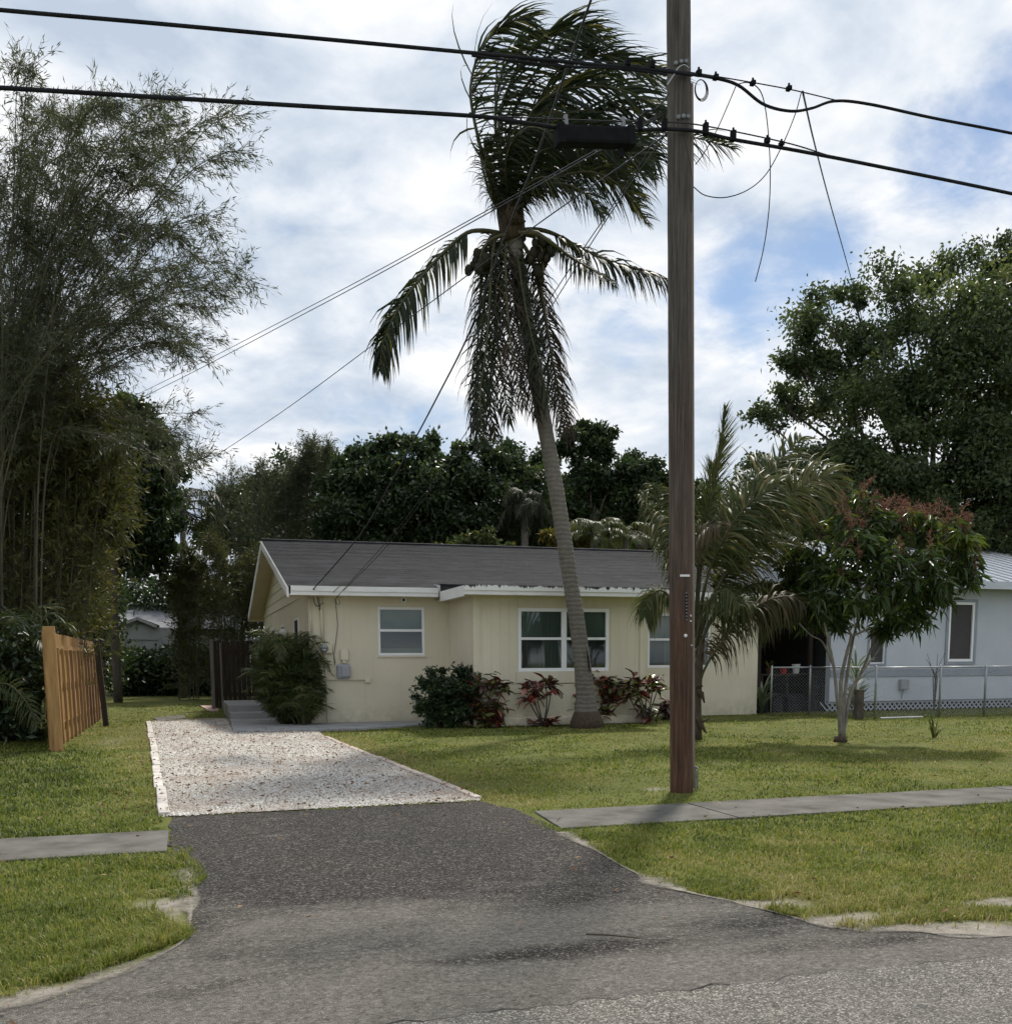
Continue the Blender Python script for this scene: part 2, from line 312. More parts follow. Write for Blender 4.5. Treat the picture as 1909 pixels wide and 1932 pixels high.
def asphalt(name, dark, mid, light, dust, dust_lo, dust_hi, yb0=None, yb1=None, spots=()):
    m, t, b = new_mat(name); v = pos(t)
    vo = nd(t, 'ShaderNodeTexVoronoi', Scale=125.0); t.links.new(v, vo.inputs['Vector'])
    vo2 = nd(t, 'ShaderNodeTexVoronoi', Scale=64.0); t.links.new(v, vo2.inputs['Vector'])
    sp = nd(t, 'ShaderNodeSeparateColor'); t.links.new(vo.outputs['Color'], sp.inputs[0])
    sp2 = nd(t, 'ShaderNodeSeparateColor'); t.links.new(vo2.outputs['Color'], sp2.inputs[0])
    base = ramp(t, sp.outputs[0], [(0.0, dark), (0.55, mid), (0.86, light), (1.0, tuple(min(1, c*1.9) for c in light))])
    big = ramp(t, sp2.outputs[0], [(0.90, (0, 0, 0)), (0.93, (1, 1, 1))])
    base = mix(t, mth(t, 'MULTIPLY', big, 0.40), base, (0.36, 0.34, 0.31))
    tint = ramp(t, noise(t, v, 0.8, 4, 0.6), [(0.3, (0.82, 0.82, 0.84)), (0.7, (1.12, 1.08, 1.04))])
    base = mix(t, 1.0, base, tint, 'MULTIPLY')
    vv = pos(t, (0.55, 1.15, 1))
    dn = mth(t, 'ADD', mth(t, 'MULTIPLY', noise(t, vv, 1.25, 9, 0.68, 0.35), 0.62), mth(t, 'MULTIPLY', noise(t, vv, 5.5, 9, 0.7, 0.2), 0.38))
    if yb0 is not None:                              # sand washes in from the street side
        g = nd(t, 'ShaderNodeNewGeometry'); sx = nd(t, 'ShaderNodeSeparateXYZ'); t.links.new(g.outputs['Position'], sx.inputs[0])
        mr = nd(t, 'ShaderNodeMapRange', interpolation_type='SMOOTHSTEP'); mr.inputs['From Min'].default_value = yb0; mr.inputs['From Max'].default_value = yb1
        mr.inputs['To Min'].default_value = -0.17; mr.inputs['To Max'].default_value = 0.13; t.links.new(sx.outputs['Y'], mr.inputs['Value'])
        dn = mth(t, 'SUBTRACT', dn, mth(t, 'ADD', mr.outputs[0], 0.0))
    for (sxp, syp, rx, ry, am) in spots:             # drifts of sand and oily stains, each where it lies
        mpn = nd(t, 'ShaderNodeMapping'); mpn.inputs['Location'].default_value = (-sxp/rx, -syp/ry, 0); mpn.inputs['Scale'].default_value = (1/rx, 1/ry, 0)
        gn = nd(t, 'ShaderNodeNewGeometry'); t.links.new(gn.outputs['Position'], mpn.inputs['Vector'])
        ln = nd(t, 'ShaderNodeVectorMath', operation='LENGTH'); t.links.new(mpn.outputs[0], ln.inputs[0])
        dn = mth(t, 'ADD', dn, mth(t, 'MULTIPLY', mth(t, 'MAXIMUM', mth(t, 'SUBTRACT', 1.0, ln.outputs['Value']), 0.0), am))
    df = nd(t, 'ShaderNodeMapRange'); df.inputs['From Min'].default_value = dust_lo; df.inputs['From Max'].default_value = dust_hi; t.links.new(dn, df.inputs['Value'])
    fine = ramp(t, noise(t, v, 26, 6, 0.75), [(0.32, (0.25, 0.25, 0.25)), (0.62, (1, 1, 1))])
    dcol = ramp(t, noise(t, v, 3, 5), [(0.35, dust), (0.65, tuple(c*1.25 for c in dust))])
    t.links.new(mix(t, mth(t, 'MULTIPLY', df.outputs[0], mth(t, 'MULTIPLY', fine, 0.58)), base, dcol), b.inputs['Base Color'])
    b.inputs['Roughness'].default_value = 0.88; b.inputs['Specular IOR Level'].default_value = 0.22
    hh = mth(t, 'ADD', mth(t, 'MULTIPLY', vo.outputs['Distance'], -1.0), mth(t, 'MULTIPLY', noise(t, v, 14, 5, 0.7), 0.6))
    bump(t, b, hh, 0.8, 0.02); MAT[name] = m
DRIFTS = []
for (x, y, rx, ry, am) in ((700, 1735, 0.9, 0.5, 0.20), (1000, 1745, 1.0, 0.45, 0.22), (1250, 1720, 0.7, 0.5, 0.18), (450, 1720, 0.4, 0.6, 0.08), (1020, 1800, 0.7, 0.16, -0.30), (350, 1880, 0.5, 0.25, -0.15), (1700, 1775, 1.2, 0.22, -0.22), (1450, 1745, 0.6, 0.3, -0.18), (1250, 1840, 1.2, 0.2, 0.16), (620, 1850, 0.8, 0.15, 0.12), (300, 1845, 0.5, 0.25, 0.25), (520, 1578, 0.35, 0.10, 0.35), (520, 1546, 0.5, 0.08, 0.2), (700, 1590, 0.2, 0.08, 0.15), (620, 1640, 1.2, 0.9, -0.10)):
    g_ = G(x, y); DRIFTS.append((g_.x, g_.y, rx, ry, am))
DRIFTS += [(1.2, 4.1, 2.4, 0.5, 0.20), (4.2, 4.0, 2.2, 0.4, 0.20), (-0.5, 4.2, 1.6, 0.4, 0.15)]
asphalt('asphalt_drive', (0.010, 0.009, 0.0082), (0.030, 0.0268, 0.0245), (0.10, 0.092, 0.083), (0.27, 0.255, 0.222), 0.47, 0.70, 4.0, 7.4, DRIFTS)
asphalt('asphalt_road', (0.07, 0.068, 0.062), (0.145, 0.14, 0.128), (0.28, 0.268, 0.242), (0.30, 0.28, 0.24), 0.45, 0.75)

# ================================================================== ground, road, pavement
AP = [G(*q) for q in ((325, 1543), (318, 1575), (322, 1610), (350, 1640), (360, 1690), (358, 1740), (338, 1785), (230, 1835), (100, 1878), (0, 1902))]
AP += [Vector((-3.0, 4.3, 0)), Vector((-14, 4.25, 0)), Vector((-30, 4.2, 0)), Vector((-30, 3.78, 0)), Vector((40, 3.78, 0)), Vector((40, 4.3, 0)), Vector((14, 4.25, 0)), Vector((7.5, 4.2, 0))]
AP += [G(*q) for q in ((1909, 1768), (1720, 1757), (1550, 1745), (1400, 1708), (1290, 1684), (1200, 1650), (1120, 1605), (1060, 1572), (1000, 1540), (975, 1530), (905, 1513))]
def rough_outline(P, step=0.12, amp=0.03, skip=()):
    res = []
    for i in range(len(P)):
        a, b_ = P[i], P[(i+1) % len(P)]; l = (b_-a).length; n = max(1, int(l/step)) if l < 12 else max(1, int(l/0.5))
        nn = Vector((-(b_-a).y, (b_-a).x, 0)).normalized()
        for k in range(n):
            p = a.lerp(b_, k/n); res.append(p + nn*random.gauss(0, amp)*(0 if k == 0 and i in skip else 1))
    return res
APR = rough_outline(AP, 0.12, 0.022)
GR = [G(316, 1541), G(285, 1363), G(428, 1358), G(440, 1384), G(600, 1381), G(612, 1392), G(905, 1511)]
WALK = [G(440, 1384), Vector((0.95, 24.4, 0)), Vector((2.55, 24.4, 0)), Vector((2.62, 23.1, 0)), Vector((5.9, 23.1, 0)), Vector((5.9, 22.1, 0)), G(600, 1381)]
ground_me = MB()
def sand_fn(x, y):
    s = np.zeros_like(x)
    for (px, py, rx, ry, a) in ((310, 1705, 0.26, 0.22, 0.75), (285, 1682, 0.3, 0.08, .5), (330, 1730, 0.1, 0.3, 0.5), (260, 1850, 0.5, 0.14, 0.8), (90, 1888, 0.7, 0.16, 0.85), (1445, 1707, 0.32, 0.16, 1.0), (1580, 1735, 0.5, 0.14, 0.9), (1750, 1752, 0.5, 0.15, 0.9), (1890, 1703, 0.35, 0.12, 1.0), (1890, 1762, 0.5, .14, 0.9), (1240, 1490, 0.35, 0.25, 0.55), (1330, 1700, 0.25, 0.1, 0.5), (860, 1480, 0.3, 0.35, 0.45), (210, 1400, 0.5, 1.6, 0.42), (1250, 1668, 0.12, 0.2, 0.6)):
        p = G(px, py); s += a*np.exp(-((x-p.x)/rx)**2 - ((y-p.y)/ry)**2)
    s += 0.55*np.exp(-((y-4.35)/0.28)**2)*(np.abs(x) > 5)
    return s
# one sheet to the horizon: fine near the verge, coarse beyond
xs = np.unique(np.concatenate([np.linspace(-900, -40, 12), np.linspace(-40, -6, 30), np.arange(-6, 12, 0.12), np.linspace(12, 60, 40), np.linspace(60, 900, 12)]))
ys = np.unique(np.concatenate([np.linspace(-300, 0, 8), np.linspace(0, 4, 6), np.arange(4, 10.5, 0.10), np.arange(10.5, 30, 0.4), np.linspace(30, 90, 20), np.linspace(90, 1500, 12)]))
XX, YY = np.meshgrid(xs, ys); nx, ny = len(xs), len(ys)
ZZ = (vnoise(XX, YY, 1.6, 3)-0.5)*0.03*((YY > 9.4) & (YY < 60) & ~((XX > -1.5) & (XX < 3.6) & (YY < 11)) & ~((XX > -1.3) & (XX < 3.2) & (YY < 27))) - 0.004
Vg = np.stack([XX.ravel(), YY.ravel(), ZZ.ravel()], 1); ii = (np.arange(ny-1)[:, None]*nx + np.arange(nx-1)[None, :]).ravel()
ground = npmesh('lawn_ground', Vg, np.stack([ii, ii+1, ii+nx+1, ii+nx], 1), 'lawn_soil', smooth=True)
a_ = ground.data.attributes.new('sand', 'FLOAT', 'POINT'); a_.data.foreach_set('value', sand_fn(Vg[:, 0], Vg[:, 1]).astype(np.float32))
tag(ground, kind='structure')
from mathutils.geometry import tessellate_polygon
def sheet(name, P, z, mat, kind='structure'):
    tri = tessellate_polygon([[Vector((p[0], p[1], 0)) for p in P]])
    mb = MB(); mb.v = [(p[0], p[1], z) for p in P]; mb.f = [tuple(f) for f in tri]
    o = mb.build(name, mat); 
    for p in o.data.polygons:
        if p.normal.z < 0: p.flip()
    return tag(o, kind=kind)
sheet('asphalt_apron', APR, 0.004, 'asphalt_drive')
# sand washed along the ragged edge of the asphalt
m, t, b = new_mat('sand_fringe'); o = [n for n in t.nodes if n.type == 'OUTPUT_MATERIAL'][0]; v = pos(t)
t.links.new(ramp(t, noise(t, v, 30, 7, 0.7), [(0.3, (0.11, 0.096, 0.078)), (0.7, (0.27, 0.245, 0.205))]), b.inputs['Base Color']); b.inputs['Roughness'].default_value = 0.95
aw = nd(t, 'ShaderNodeAttribute', attribute_name='w'); tr = nd(t, 'ShaderNodeBsdfTransparent'); mx = nd(t, 'ShaderNodeMixShader')
mr = nd(t, 'ShaderNodeMapRange'); mr.inputs['From Min'].default_value = 0.80; mr.inputs['From Max'].default_value = 1.18
t.links.new(mth(t, 'ADD', aw.outputs['Fac'], mth(t, 'ADD', mth(t, 'MULTIPLY', noise(t, v, 3.5, 6, 0.65), 0.9), mth(t, 'MULTIPLY', noise(t, v, 60, 3, 0.8), 0.35))), mr.inputs['Value'])
t.links.new(mr.outputs[0], mx.inputs[0]); t.links.new(tr.outputs[0], mx.inputs[1]); t.links.new(b.outputs[0], mx.inputs[2]); t.links.new(mx.outputs[0], o.inputs[0]); MAT['sand_fringe'] = m
def fringe(P, z):
    P = crom(P, len(P)*14); V, F, Wt = [], [], []
    for i, p in enumerate(P):
        a = P[max(0, i-1)]; c = P[min(len(P)-1, i+1)]; n_ = Vector((-(c-a).y, (c-a).x, 0)).normalized(); wi = 0.02 + 0.30*max(0.0, float(vnoise(p.x*2.2, p.y*2.2, 1.0, 2))-0.35)**1.1
        for j, (off, w_) in enumerate(((-wi*1.6, 0.0), (-wi*0.5, 0.34), (0.0, 0.48), (wi*0.35, 0.40), (wi*0.8, 0.0))): V.append((p.x+n_.x*off, p.y+n_.y*off, z)); Wt.append(w_)
    for i in range(len(P)-1):
        for j in range(4): k = i*5+j; F.append((k, k+1, k+6, k+5))
    o_ = npmesh('sand', V, np.array(F), 'sand_fringe'); a = o_.data.attributes.new('w', 'FLOAT', 'POINT'); a.data.foreach_set('value', np.array(Wt, dtype=np.float32)); return tag(o_, kind='structure')
fringe([p.copy() for p in AP[3:10]] + [Vector((-1.3, 4.52, 0)), Vector((-2.2, 4.42, 0))], 0.010); fringe([Vector((9, 4.22, 0)), Vector((6.5, 4.2, 0))] + [p.copy() for p in AP[18:26]], 0.011)
# the street's own edge is a crumbled line over the apron
redge = []
xx = -30.0
while xx < 40:
    redge.append(Vector((xx, 3.80 + 0.05*math.sin(xx*0.7) + random.gauss(0, 0.018), 0))); xx += 0.07 if -3 < xx < 8 else 0.6
ROAD = [Vector((-300, 3.8, 0))] + redge + [Vector((300, 3.8, 0)), Vector((300, -4, 0)), Vector((-300, -4, 0))]
sheet('road', ROAD, 0.008, 'asphalt_road')
# crumbled crack where the apron meets the street
ck = MB(); plain('crack', (0.010, 0.009, 0.008), (0.03, 0.027, 0.024), 20, 0.95)
for i_, (p_, q_) in enumerate(zip(redge[:-1], redge[1:])):
    if -3 < p_.x < 8 and vnoise(p_.x*2.6, 1.0, 1.0, 7) > 0.42:
        wa = 0.0015 + 0.012*max(0, float(vnoise(p_.x*6, 2.0, 1.0, 8))-0.5); ck.poly([(p_.x, p_.y-wa, 0.0105), (q_.x, q_.y-wa, 0.0105), (q_.x, q_.y+wa, 0.0105), (p_.x, p_.y+wa, 0.0105)])
tag(ck.build('road_crack', 'crack'), kind='structure')
sheet('gravel_drive', rough_outline(GR, 0.2, 0.03), 0.0075, 'stone_white')
# pavement: slabs cast one by one
pav = tag(bpy.data.objects.new('pavement', None), kind='structure'); C.objects.link(pav); ORG[pav.name] = Vector((0, 0, 0))
edges_l = [-0.19, -2.1, -4.0, -5.9, -7.8]; edges_r = [3.05, 4.74, 6.70, 8.52, 10.4, 12.3, 14.2, 16.1, 18.0, 19.9]
def slabrow(ed):
    for a, b_ in zip(ed[:-1], ed[1:]):
        x0, x1 = min(a, b_)+0.006, max(a, b_)-0.006
        y0, y1 = 8.0, 9.0; mb = MB()
        if abs(a-3.05) < 0.01: mb.slab([(3.02, y0), (x1, y0), (x1, y1), (3.12, y1)], -0.05, 0.014)
        else: mb.box(x0, x1, y0, y1, -0.05, 0.014 + random.uniform(-0.003, 0.003))
        mb.build('slab', 'concrete', pav, bevel=0.008)
slabrow(edges_l); slabrow(edges_r)
wk = MB(); wk.slab(WALK, -0.05, 0.045); wk.build('path', 'pale_concrete', bevel=0.01); tag(bpy.data.objects['path'], kind='structure')
pp = MB(); q = [G(378, 1333), G(412, 1333), G(412, 1342), G(396, 1343)]; pp.slab(q, -0.05, 0.03); tag(pp.build('stepping_slab', 'pink_paver', bevel=0.01), 'small pink paving slab in the grass by the dark wooden fence', 'paving slab')
pp = MB(); pp.slab([G(285, 1356), G(345, 1350), G(352, 1356), G(300, 1361)], -0.05, 0.02); tag(pp.build('stepping_slab', 'concrete', bevel=0.01), 'worn grey concrete slab lying flush behind the gravel drive', 'paving slab')
# driveway edging
def edging(name, a, b_, lens, wd, mat, label, group):
    d = (b_-a); tot = d.length; u = d/tot; s = 0; par = thing(name, label, 'edging', a, group)
    nrm_ = Vector((-u.y, u.x, 0)); k = 0
    while s < tot-0.1:
        l = min(lens[k % len(lens)], tot-s); c = a + u*(s+l/2) + nrm_*random.uniform(-0.02, 0.02)
        ang = random.uniform(-0.015, 0.015); uu = (u + nrm_*ang).normalized(); vv = Vector((-uu.y, uu.x, 0))
        MB().obox(c + Vector((0, 0, -0.012 + random.uniform(-0.006, 0.006))), uu, vv, Zv, l/2-0.012, wd/2, 0.045).build('block', mat, par, bevel=0.012)
        s += l; k += 1
edging('drive_edging', G(309, 1540), G(280, 1363), [0.75, 1.4, 2.6, 2.2, 2.4], 0.105, 'kerb_white', 'whitewashed edging blocks along the left side of the gravel drive', None)
edging('drive_edging', G(905, 1509), G(614, 1392), [2.4, 2.4, 2.4], 0.09, 'kerb_brown', 'thin weathered edging along the right side of the gravel drive', None)
edging('drive_edging', G(287, 1362), G(428, 1357), [1.0], 0.06, 'kerb_brown', 'low dark edging across the far end of the gravel drive', None)

# ---- loose stones of the drive
def stones(name, P, n, rmin, rmax, mat, zmin=0.008):
    x0 = min(p[0] for p in P); x1 = max(p[0] for p in P); y0 = min(p[1] for p in P); y1 = max(p[1] for p in P)
    x = rng.uniform(x0, x1, n*3); y = y0 + (y1-y0)*rng.random(n*3)**1.6
    k = inpoly(x, y, P); x = x[k][:n]; y = y[k][:n]; n = len(x); x = x + rng.normal(0, 0.02, n); y = y + rng.normal(0, 0.045, n)
    r = rng.uniform(rmin, rmax, n)**1.0*(1+0.03*(y-10))
    o = np.array([[1, 0, 0], [0, 1, 0], [-1, 0, 0], [0, -1, 0], [0, 0, 1], [0, 0, -0.6]], float)
    f = np.array([[0, 1, 4], [1, 2, 4], [2, 3, 4], [3, 0, 4]])
    sc = rng.uniform(0.6, 1.2, (n, 6, 1)); th = rng.uniform(0, 6.28, n); A = o[None]*sc
    ca, sa = np.cos(th)[:, None], np.sin(th)[:, None]
    X = A[..., 0]*ca - A[..., 1]*sa*0.7; Y = A[..., 0]*sa + A[..., 1]*ca*0.7; Z = A[..., 2]*0.65 + A[..., 0]*rng.uniform(-.4, .4, (n, 1))
    V = np.stack([X, Y, Z], 2)*r[:, None, None]; V[..., 0] += x[:, None]; V[..., 1] += y[:, None]; V[..., 2] += (zmin + r*0.3)[:, None]
    F = (f[None] + (np.arange(n)*6)[:, None, None]).reshape(-1, 3)
    return npmesh(name, V.reshape(-1, 3), F, mat, None, np.repeat(rng.random(n), 4))
m, t, b = new_mat('shell_gravel'); a = nd(t, 'ShaderNodeAttribute', attribute_name='rnd'); v = pos(t)
c0 = ramp(t, a.outputs['Fac'], [(0.0, (0.12, 0.085, 0.06)), (0.16, (0.25, 0.225, 0.19)), (0.5, (0.43, 0.41, 0.375)), (1.0, (0.64, 0.625, 0.595))])
lit = ramp(t, noise(t, pos(t, (0.8, 0.5, 1)), 1.2, 7, 0.65), [(0.47, (0, 0, 0)), (0.68, (1, 1, 1))])
t.links.new(mix(t, mth(t, 'MULTIPLY', lit, 0.72), c0, (0.23, 0.155, 0.105)), b.inputs['Base Color']); b.inputs['Roughness'].default_value = 0.9; MAT['shell_gravel'] = m
tag(stones('drive_stones', GR, 62000, 0.007, 0.0175, 'shell_gravel'), 'loose pale shell gravel covering the drive', 'gravel', kind='stuff')

# ================================================================== the cream house
YF, YB_, XL, XR, YBK = 23.2, 21.1, 2.68, 14.2, 36.5
XB0, XB1 = 5.94, 9.98
ZE, ZR, YE, YR = 2.94, 4.74, 22.72, 29.9
RX0, RX1 = 2.19, 14.85
house = thing('cream_house', 'cream stucco bungalow with dark shingle roof behind the palm', 'house', (8, 23.2, 0))
def zx(x, y, Y): p = VY(x, y, Y); return p.x, p.z
def wall_x(mb, Y0, Y1, x0, x1, z0, z1, holes):
    """wall slab facing -Y with rectangular holes (hx0,hx1,hz0,hz1)"""
    cuts = sorted({x0, x1, *[h[0] for h in holes], *[h[1] for h in holes]})
    for a, b_ in zip(cuts[:-1], cuts[1:]):
        hs = sorted([h for h in holes if h[0] < (a+b_)/2 < h[1]], key=lambda h: h[2]); z = z0
        for h in hs: mb.box(a, b_, Y0, Y1, z, h[2]); z = h[3]
        mb.box(a, b_, Y0, Y1, z, z1)
# openings read off the front
x0, z1 = zx(712, 1145, YF); x1, z0 = zx(802, 1237, YF); W1 = (x0, x1, z0, z1)
x0, z1 = zx(977, 1147, YB_); x1, z0 = zx(1148, 1266, YB_); W2 = (x0, x1, z0, z1)
x0, z1 = zx(1223, 1157, YF); x1, z0 = zx(1340, 1259, YF); W3 = (x0, x1, z0, z1)
mb = MB(); wall_x(mb, YF, YF+0.2, XL, XB0-0.001, 0, ZE+0.12, [W1]); mb.build('front_wall', 'stucco', house)
mb = MB(); wall_x(mb, YF, YF+0.2, XB1+0.001, XR, 0, ZE+0.12, [W3]); mb.build('front_wall', 'stucco', house)
ZS = VY(1000, 1290, YB_).z; ZK = VY(1000, 1352, YB_).z
mb = MB(); mb.box(XB0, XB1, YB_-0.03, YB_+0.15, 0, ZS-0.01); mb.build('stem_wall', 'stucco', house)
mb = MB(); mb.box(XB0-0.05, XB1+0.02, YB_-0.16, YB_-0.032, 0, ZK); mb.build('footing_band', 'stucco', house, bevel=0.04)
mb = MB(); mb.box(XB0, XB0+0.15, YB_+0.152, YF-0.001, 0, ZE+0.1); mb.build('return_wall', 'stucco', house)
mb = MB(); mb.box(XB1-0.15, XB1, YB_+0.152, YF-0.001, 0, ZE+0.1); mb.build('return_wall', 'stucco', house)
# bump-out boarding, board by board, round the window
bx = XB0
while bx < XB1-0.02:
    b1 = min(bx+0.2, XB1); seg = [(ZS, ZE+0.02)]
    if bx+0.1 > W2[0] and bx+0.1 < W2[1]: seg = [(W2[3]+0.01, ZE+0.02)]
    for (za, zb) in seg: MB().box(bx+0.0011, b1-0.0011, YB_, YB_+0.012, za, zb).build('siding_board', 'siding_paint', house)
    bx += 0.2
mb = MB(); wall_x(mb, YB_+0.0125, YB_+0.14, XB0+0.001, XB1-0.001, ZS, ZE+0.02, [W2]); mb.build('bay_wall', 'siding_paint', house)
mb = MB(); mb.box(W2[0]-0.05, W2[1]+0.05, YB_-0.045, YB_-0.001, ZS+0.01, W2[2]-0.001); mb.build('sill_panel', 'siding_paint', house)
for xc in (XB0-0.012, XB1-0.13): MB().box(xc, xc+0.14, YB_-0.022, YB_-0.001, ZS, ZE+0.0).build('corner_board', 'siding_paint', house)
MB().box(XB0+0.2, XB1-0.2, YB_-0.02, YB_-0.001, W2[3]+0.06, W2[3]+0.075).build('head_flashing', 'siding_paint', house)
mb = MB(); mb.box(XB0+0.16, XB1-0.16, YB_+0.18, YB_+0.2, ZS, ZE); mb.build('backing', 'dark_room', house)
# side and back walls
gab = MB(); gab.prism([(XL, YF+0.201, 0), (XL, YBK, 0), (XL, YBK, ZE), (XL, YF+0.201, ZE)], (0.2, 0, 0)); gab.build('side_wall', 'stucco', house)
gr = MB(); gr.prism([(XR, YF+0.201, 0), (XR, YBK, 0), (XR, YBK, ZE), (XR, YR, ZR-0.12), (XR, YF+0.201, ZE)], (-0.2, 0, 0)); gr.build('side_wall', 'stucco', house)
MB().box(XL+0.2, XR-0.2, YBK-0.2, YBK-0.001, 0, ZE).build('back_wall', 'stucco', house)
pit_ = (ZR-ZE)/(YR-YE)
zz = ZE
while zz < ZR-0.2:                                   # gable boarding
    z2 = min(zz+0.27, ZR-0.12); ya = YE + (zz-ZE)/pit_ + 0.35; yb = 2*YR - ya; ya2 = YE + (z2-ZE)/pit_ + 0.35; yb2 = 2*YR-ya2
    MB().prism([(XL-0.03, ya, zz), (XL-0.03, yb, zz), (XL-0.012, yb2, z2-0.004), (XL-0.012, ya2, z2-0.004)], (0.2, 0, 0)).build('gable_board', 'siding_paint', house); zz = z2
# roof: sawtooth courses of shingles
m, t, b = new_mat('shingle'); v = pos(t)
br = nd(t, 'ShaderNodeTexBrick', Scale=1.0); br.inputs['Brick Width'].default_value = 0.32; br.inputs['Row Height'].default_value = 0.14; br.inputs['Mortar Size'].default_value = 0.006
br.inputs['Color1'].default_value = (0.011, 0.0125, 0.0165, 1); br.inputs['Color2'].default_value = (0.030, 0.033, 0.041, 1); br.inputs['Mortar'].default_value = (0.012, 0.012, 0.014, 1)
br.inputs['Bias'].default_value = -0.1
t.links.new(pos(t, (1, 1.03, 0)), br.inputs['Vector'])
st = ramp(t, noise(t, pos(t, (0.5, 2.6, 1)), 1.7, 9, 0.72), [(0.3, (0.62, 0.62, 0.64)), (0.55, (1.05, 1.05, 1.08)), (0.75, (1.9, 1.88, 1.85))])
t.links.new(mix(t, 1.0, br.outputs['Color'], st, 'MULTIPLY'), b.inputs['Base Color']); b.inputs['Roughness'].default_value = 0.85; b.inputs['Specular IOR Level'].default_value = 0.25
bump(t, b, noise(t, v, 120, 3), 0.4, 0.005); MAT['shingle'] = m
def saw(ya, za, yb, zb, n, xa, xb, lift=0.012):
    V = []; F = []
    for i in range(n):
        t0, t1 = i/n, (i+1)/n
        wob = [random.uniform(-0.006, 0.006) for _ in range(2)]
        V += [(xa, ya+(yb-ya)*t0+wob[0], za+(zb-za)*t0+lift), (xb, ya+(yb-ya)*t0+wob[1], za+(zb-za)*t0+lift), (xb, ya+(yb-ya)*t1, za+(zb-za)*t1), (xa, ya+(yb-ya)*t1, za+(zb-za)*t1)]
        k = 4*i; F.append((k, k+1, k+2, k+3))
        if i: F.append((k-1, k-2, k+1, k))
    return V, F
roof = MB(); V, F = saw(YE, ZE+0.13, YR, ZR+0.1, 50, RX0, RX1); roof.v = V; roof.f = F
b0 = len(roof.v); roof.v += [(RX0, YR, ZR+0.1), (RX1, YR, ZR+0.1), (RX1, 2*YR-YE, ZE+0.13), (RX0, 2*YR-YE, ZE+0.13)]; roof.f.append((b0, b0+1, b0+2, b0+3))
roof = roof.build('roof', 'shingle', house)
bump_y, bump_z = 20.62, 2.87
rb = MB(); yt = YE+0.55; zt = ZE+0.13+pit_*0.55+0.016; V, F = saw(bump_y, bump_z+0.12, yt, zt, 12, 5.59, 10.42, 0.003); rb.v = V; rb.f = F
k = len(rb.v); rb.v += [(5.623, bump_y, bump_z+0.115), (5.623, yt, zt), (5.623, yt, zt-0.2), (5.623, bump_y, bump_z+0.02)]; rb.f.append((k, k+1, k+2, k+3))
k = len(rb.v); rb.v += [(10.387, bump_y, bump_z+0.115), (10.387, yt, zt), (10.387, yt, zt-0.2), (10.387, bump_y, bump_z+0.02)]; rb.f.append((k+3, k+2, k+1, k))
rb.build('roof_extension', 'shingle', house)
for xj in (5.585, 10.40): MB().prism([(xj, YE-0.05, bump_z+0.13), (xj, yt-0.05, zt-0.012), (xj, YE-0.05, ZE+0.21)], (0.02, 0, 0)).build('jog_trim', 'white_trim', house)
MB().tube([(RX0, YR, ZR+0.115), (RX1, YR, ZR+0.115)], 0.05, 6).build('ridge_cap', 'shingle', roof)
# fascias, soffits, rakes
def fascia(x0, x1, Y, z, peel):
    MB().box(x0, x1, Y-0.02, Y+0.02, z-0.055, z+0.045).build('fascia', 'white_trim', house)
    MB().box(x0, x1, Y-0.045, Y-0.021, z+0.032, z+0.142).build('drip_edge', peel, house)
fascia(RX0+0.06, 5.57, YE, ZE, 'white_trim'); fascia(10.44, RX1-0.06, YE, ZE, 'white_trim')
m, t, b = new_mat('peeling_drip'); v = pos(t, (7, 1, 2.2)); n1 = noise(t, v, 1.6, 6, 0.7)
g = nd(t, 'ShaderNodeNewGeometry'); sx = nd(t, 'ShaderNodeSeparateXYZ'); t.links.new(g.outputs['Position'], sx.inputs[0])
zf = nd(t, 'ShaderNodeMapRange'); zf.inputs['From Min'].default_value = bump_z+0.04; zf.inputs['From Max'].default_value = bump_z+0.15; zf.inputs['To Min'].default_value = -0.12; zf.inputs['To Max'].default_value = 0.16; t.links.new(sx.outputs['Z'], zf.inputs['Value'])
t.links.new(ramp(t, mth(t, 'ADD', n1, zf.outputs[0]), [(0.555, (0.76, 0.76, 0.75)), (0.60, (0.03, 0.03, 0.032))]), b.inputs['Base Color']); b.inputs['Roughness'].default_value = 0.7; MAT['peeling_drip'] = m
fascia(5.59, 10.42, bump_y, bump_z, 'peeling_drip')
for (x0, x1, y0, y1, z) in ((RX0+0.08, 5.57, YE+0.02, YF, ZE-0.06), (10.44, RX1-0.08, YE+0.02, YF, ZE-0.06), (5.62, 10.38, bump_y+0.02, YB_, bump_z-0.06), (5.62, XB0-0.001, YB_, YF, bump_z-0.055), (XB1+0.001, 10.40, YB_, YF, bump_z-0.055)):
    MB().box(x0, x1, y0, y1, z, z+0.02).build('soffit', 'siding_paint', house)
MB().box(5.59, 5.615, bump_y+0.021, YE-0.05, bump_z-0.09, bump_z+0.13).build('fascia', 'white_trim', house)
MB().box(10.395, 10.42, bump_y+0.021, YE-0.05, bump_z-0.09, bump_z+0.13).build('fascia', 'white_trim', house)
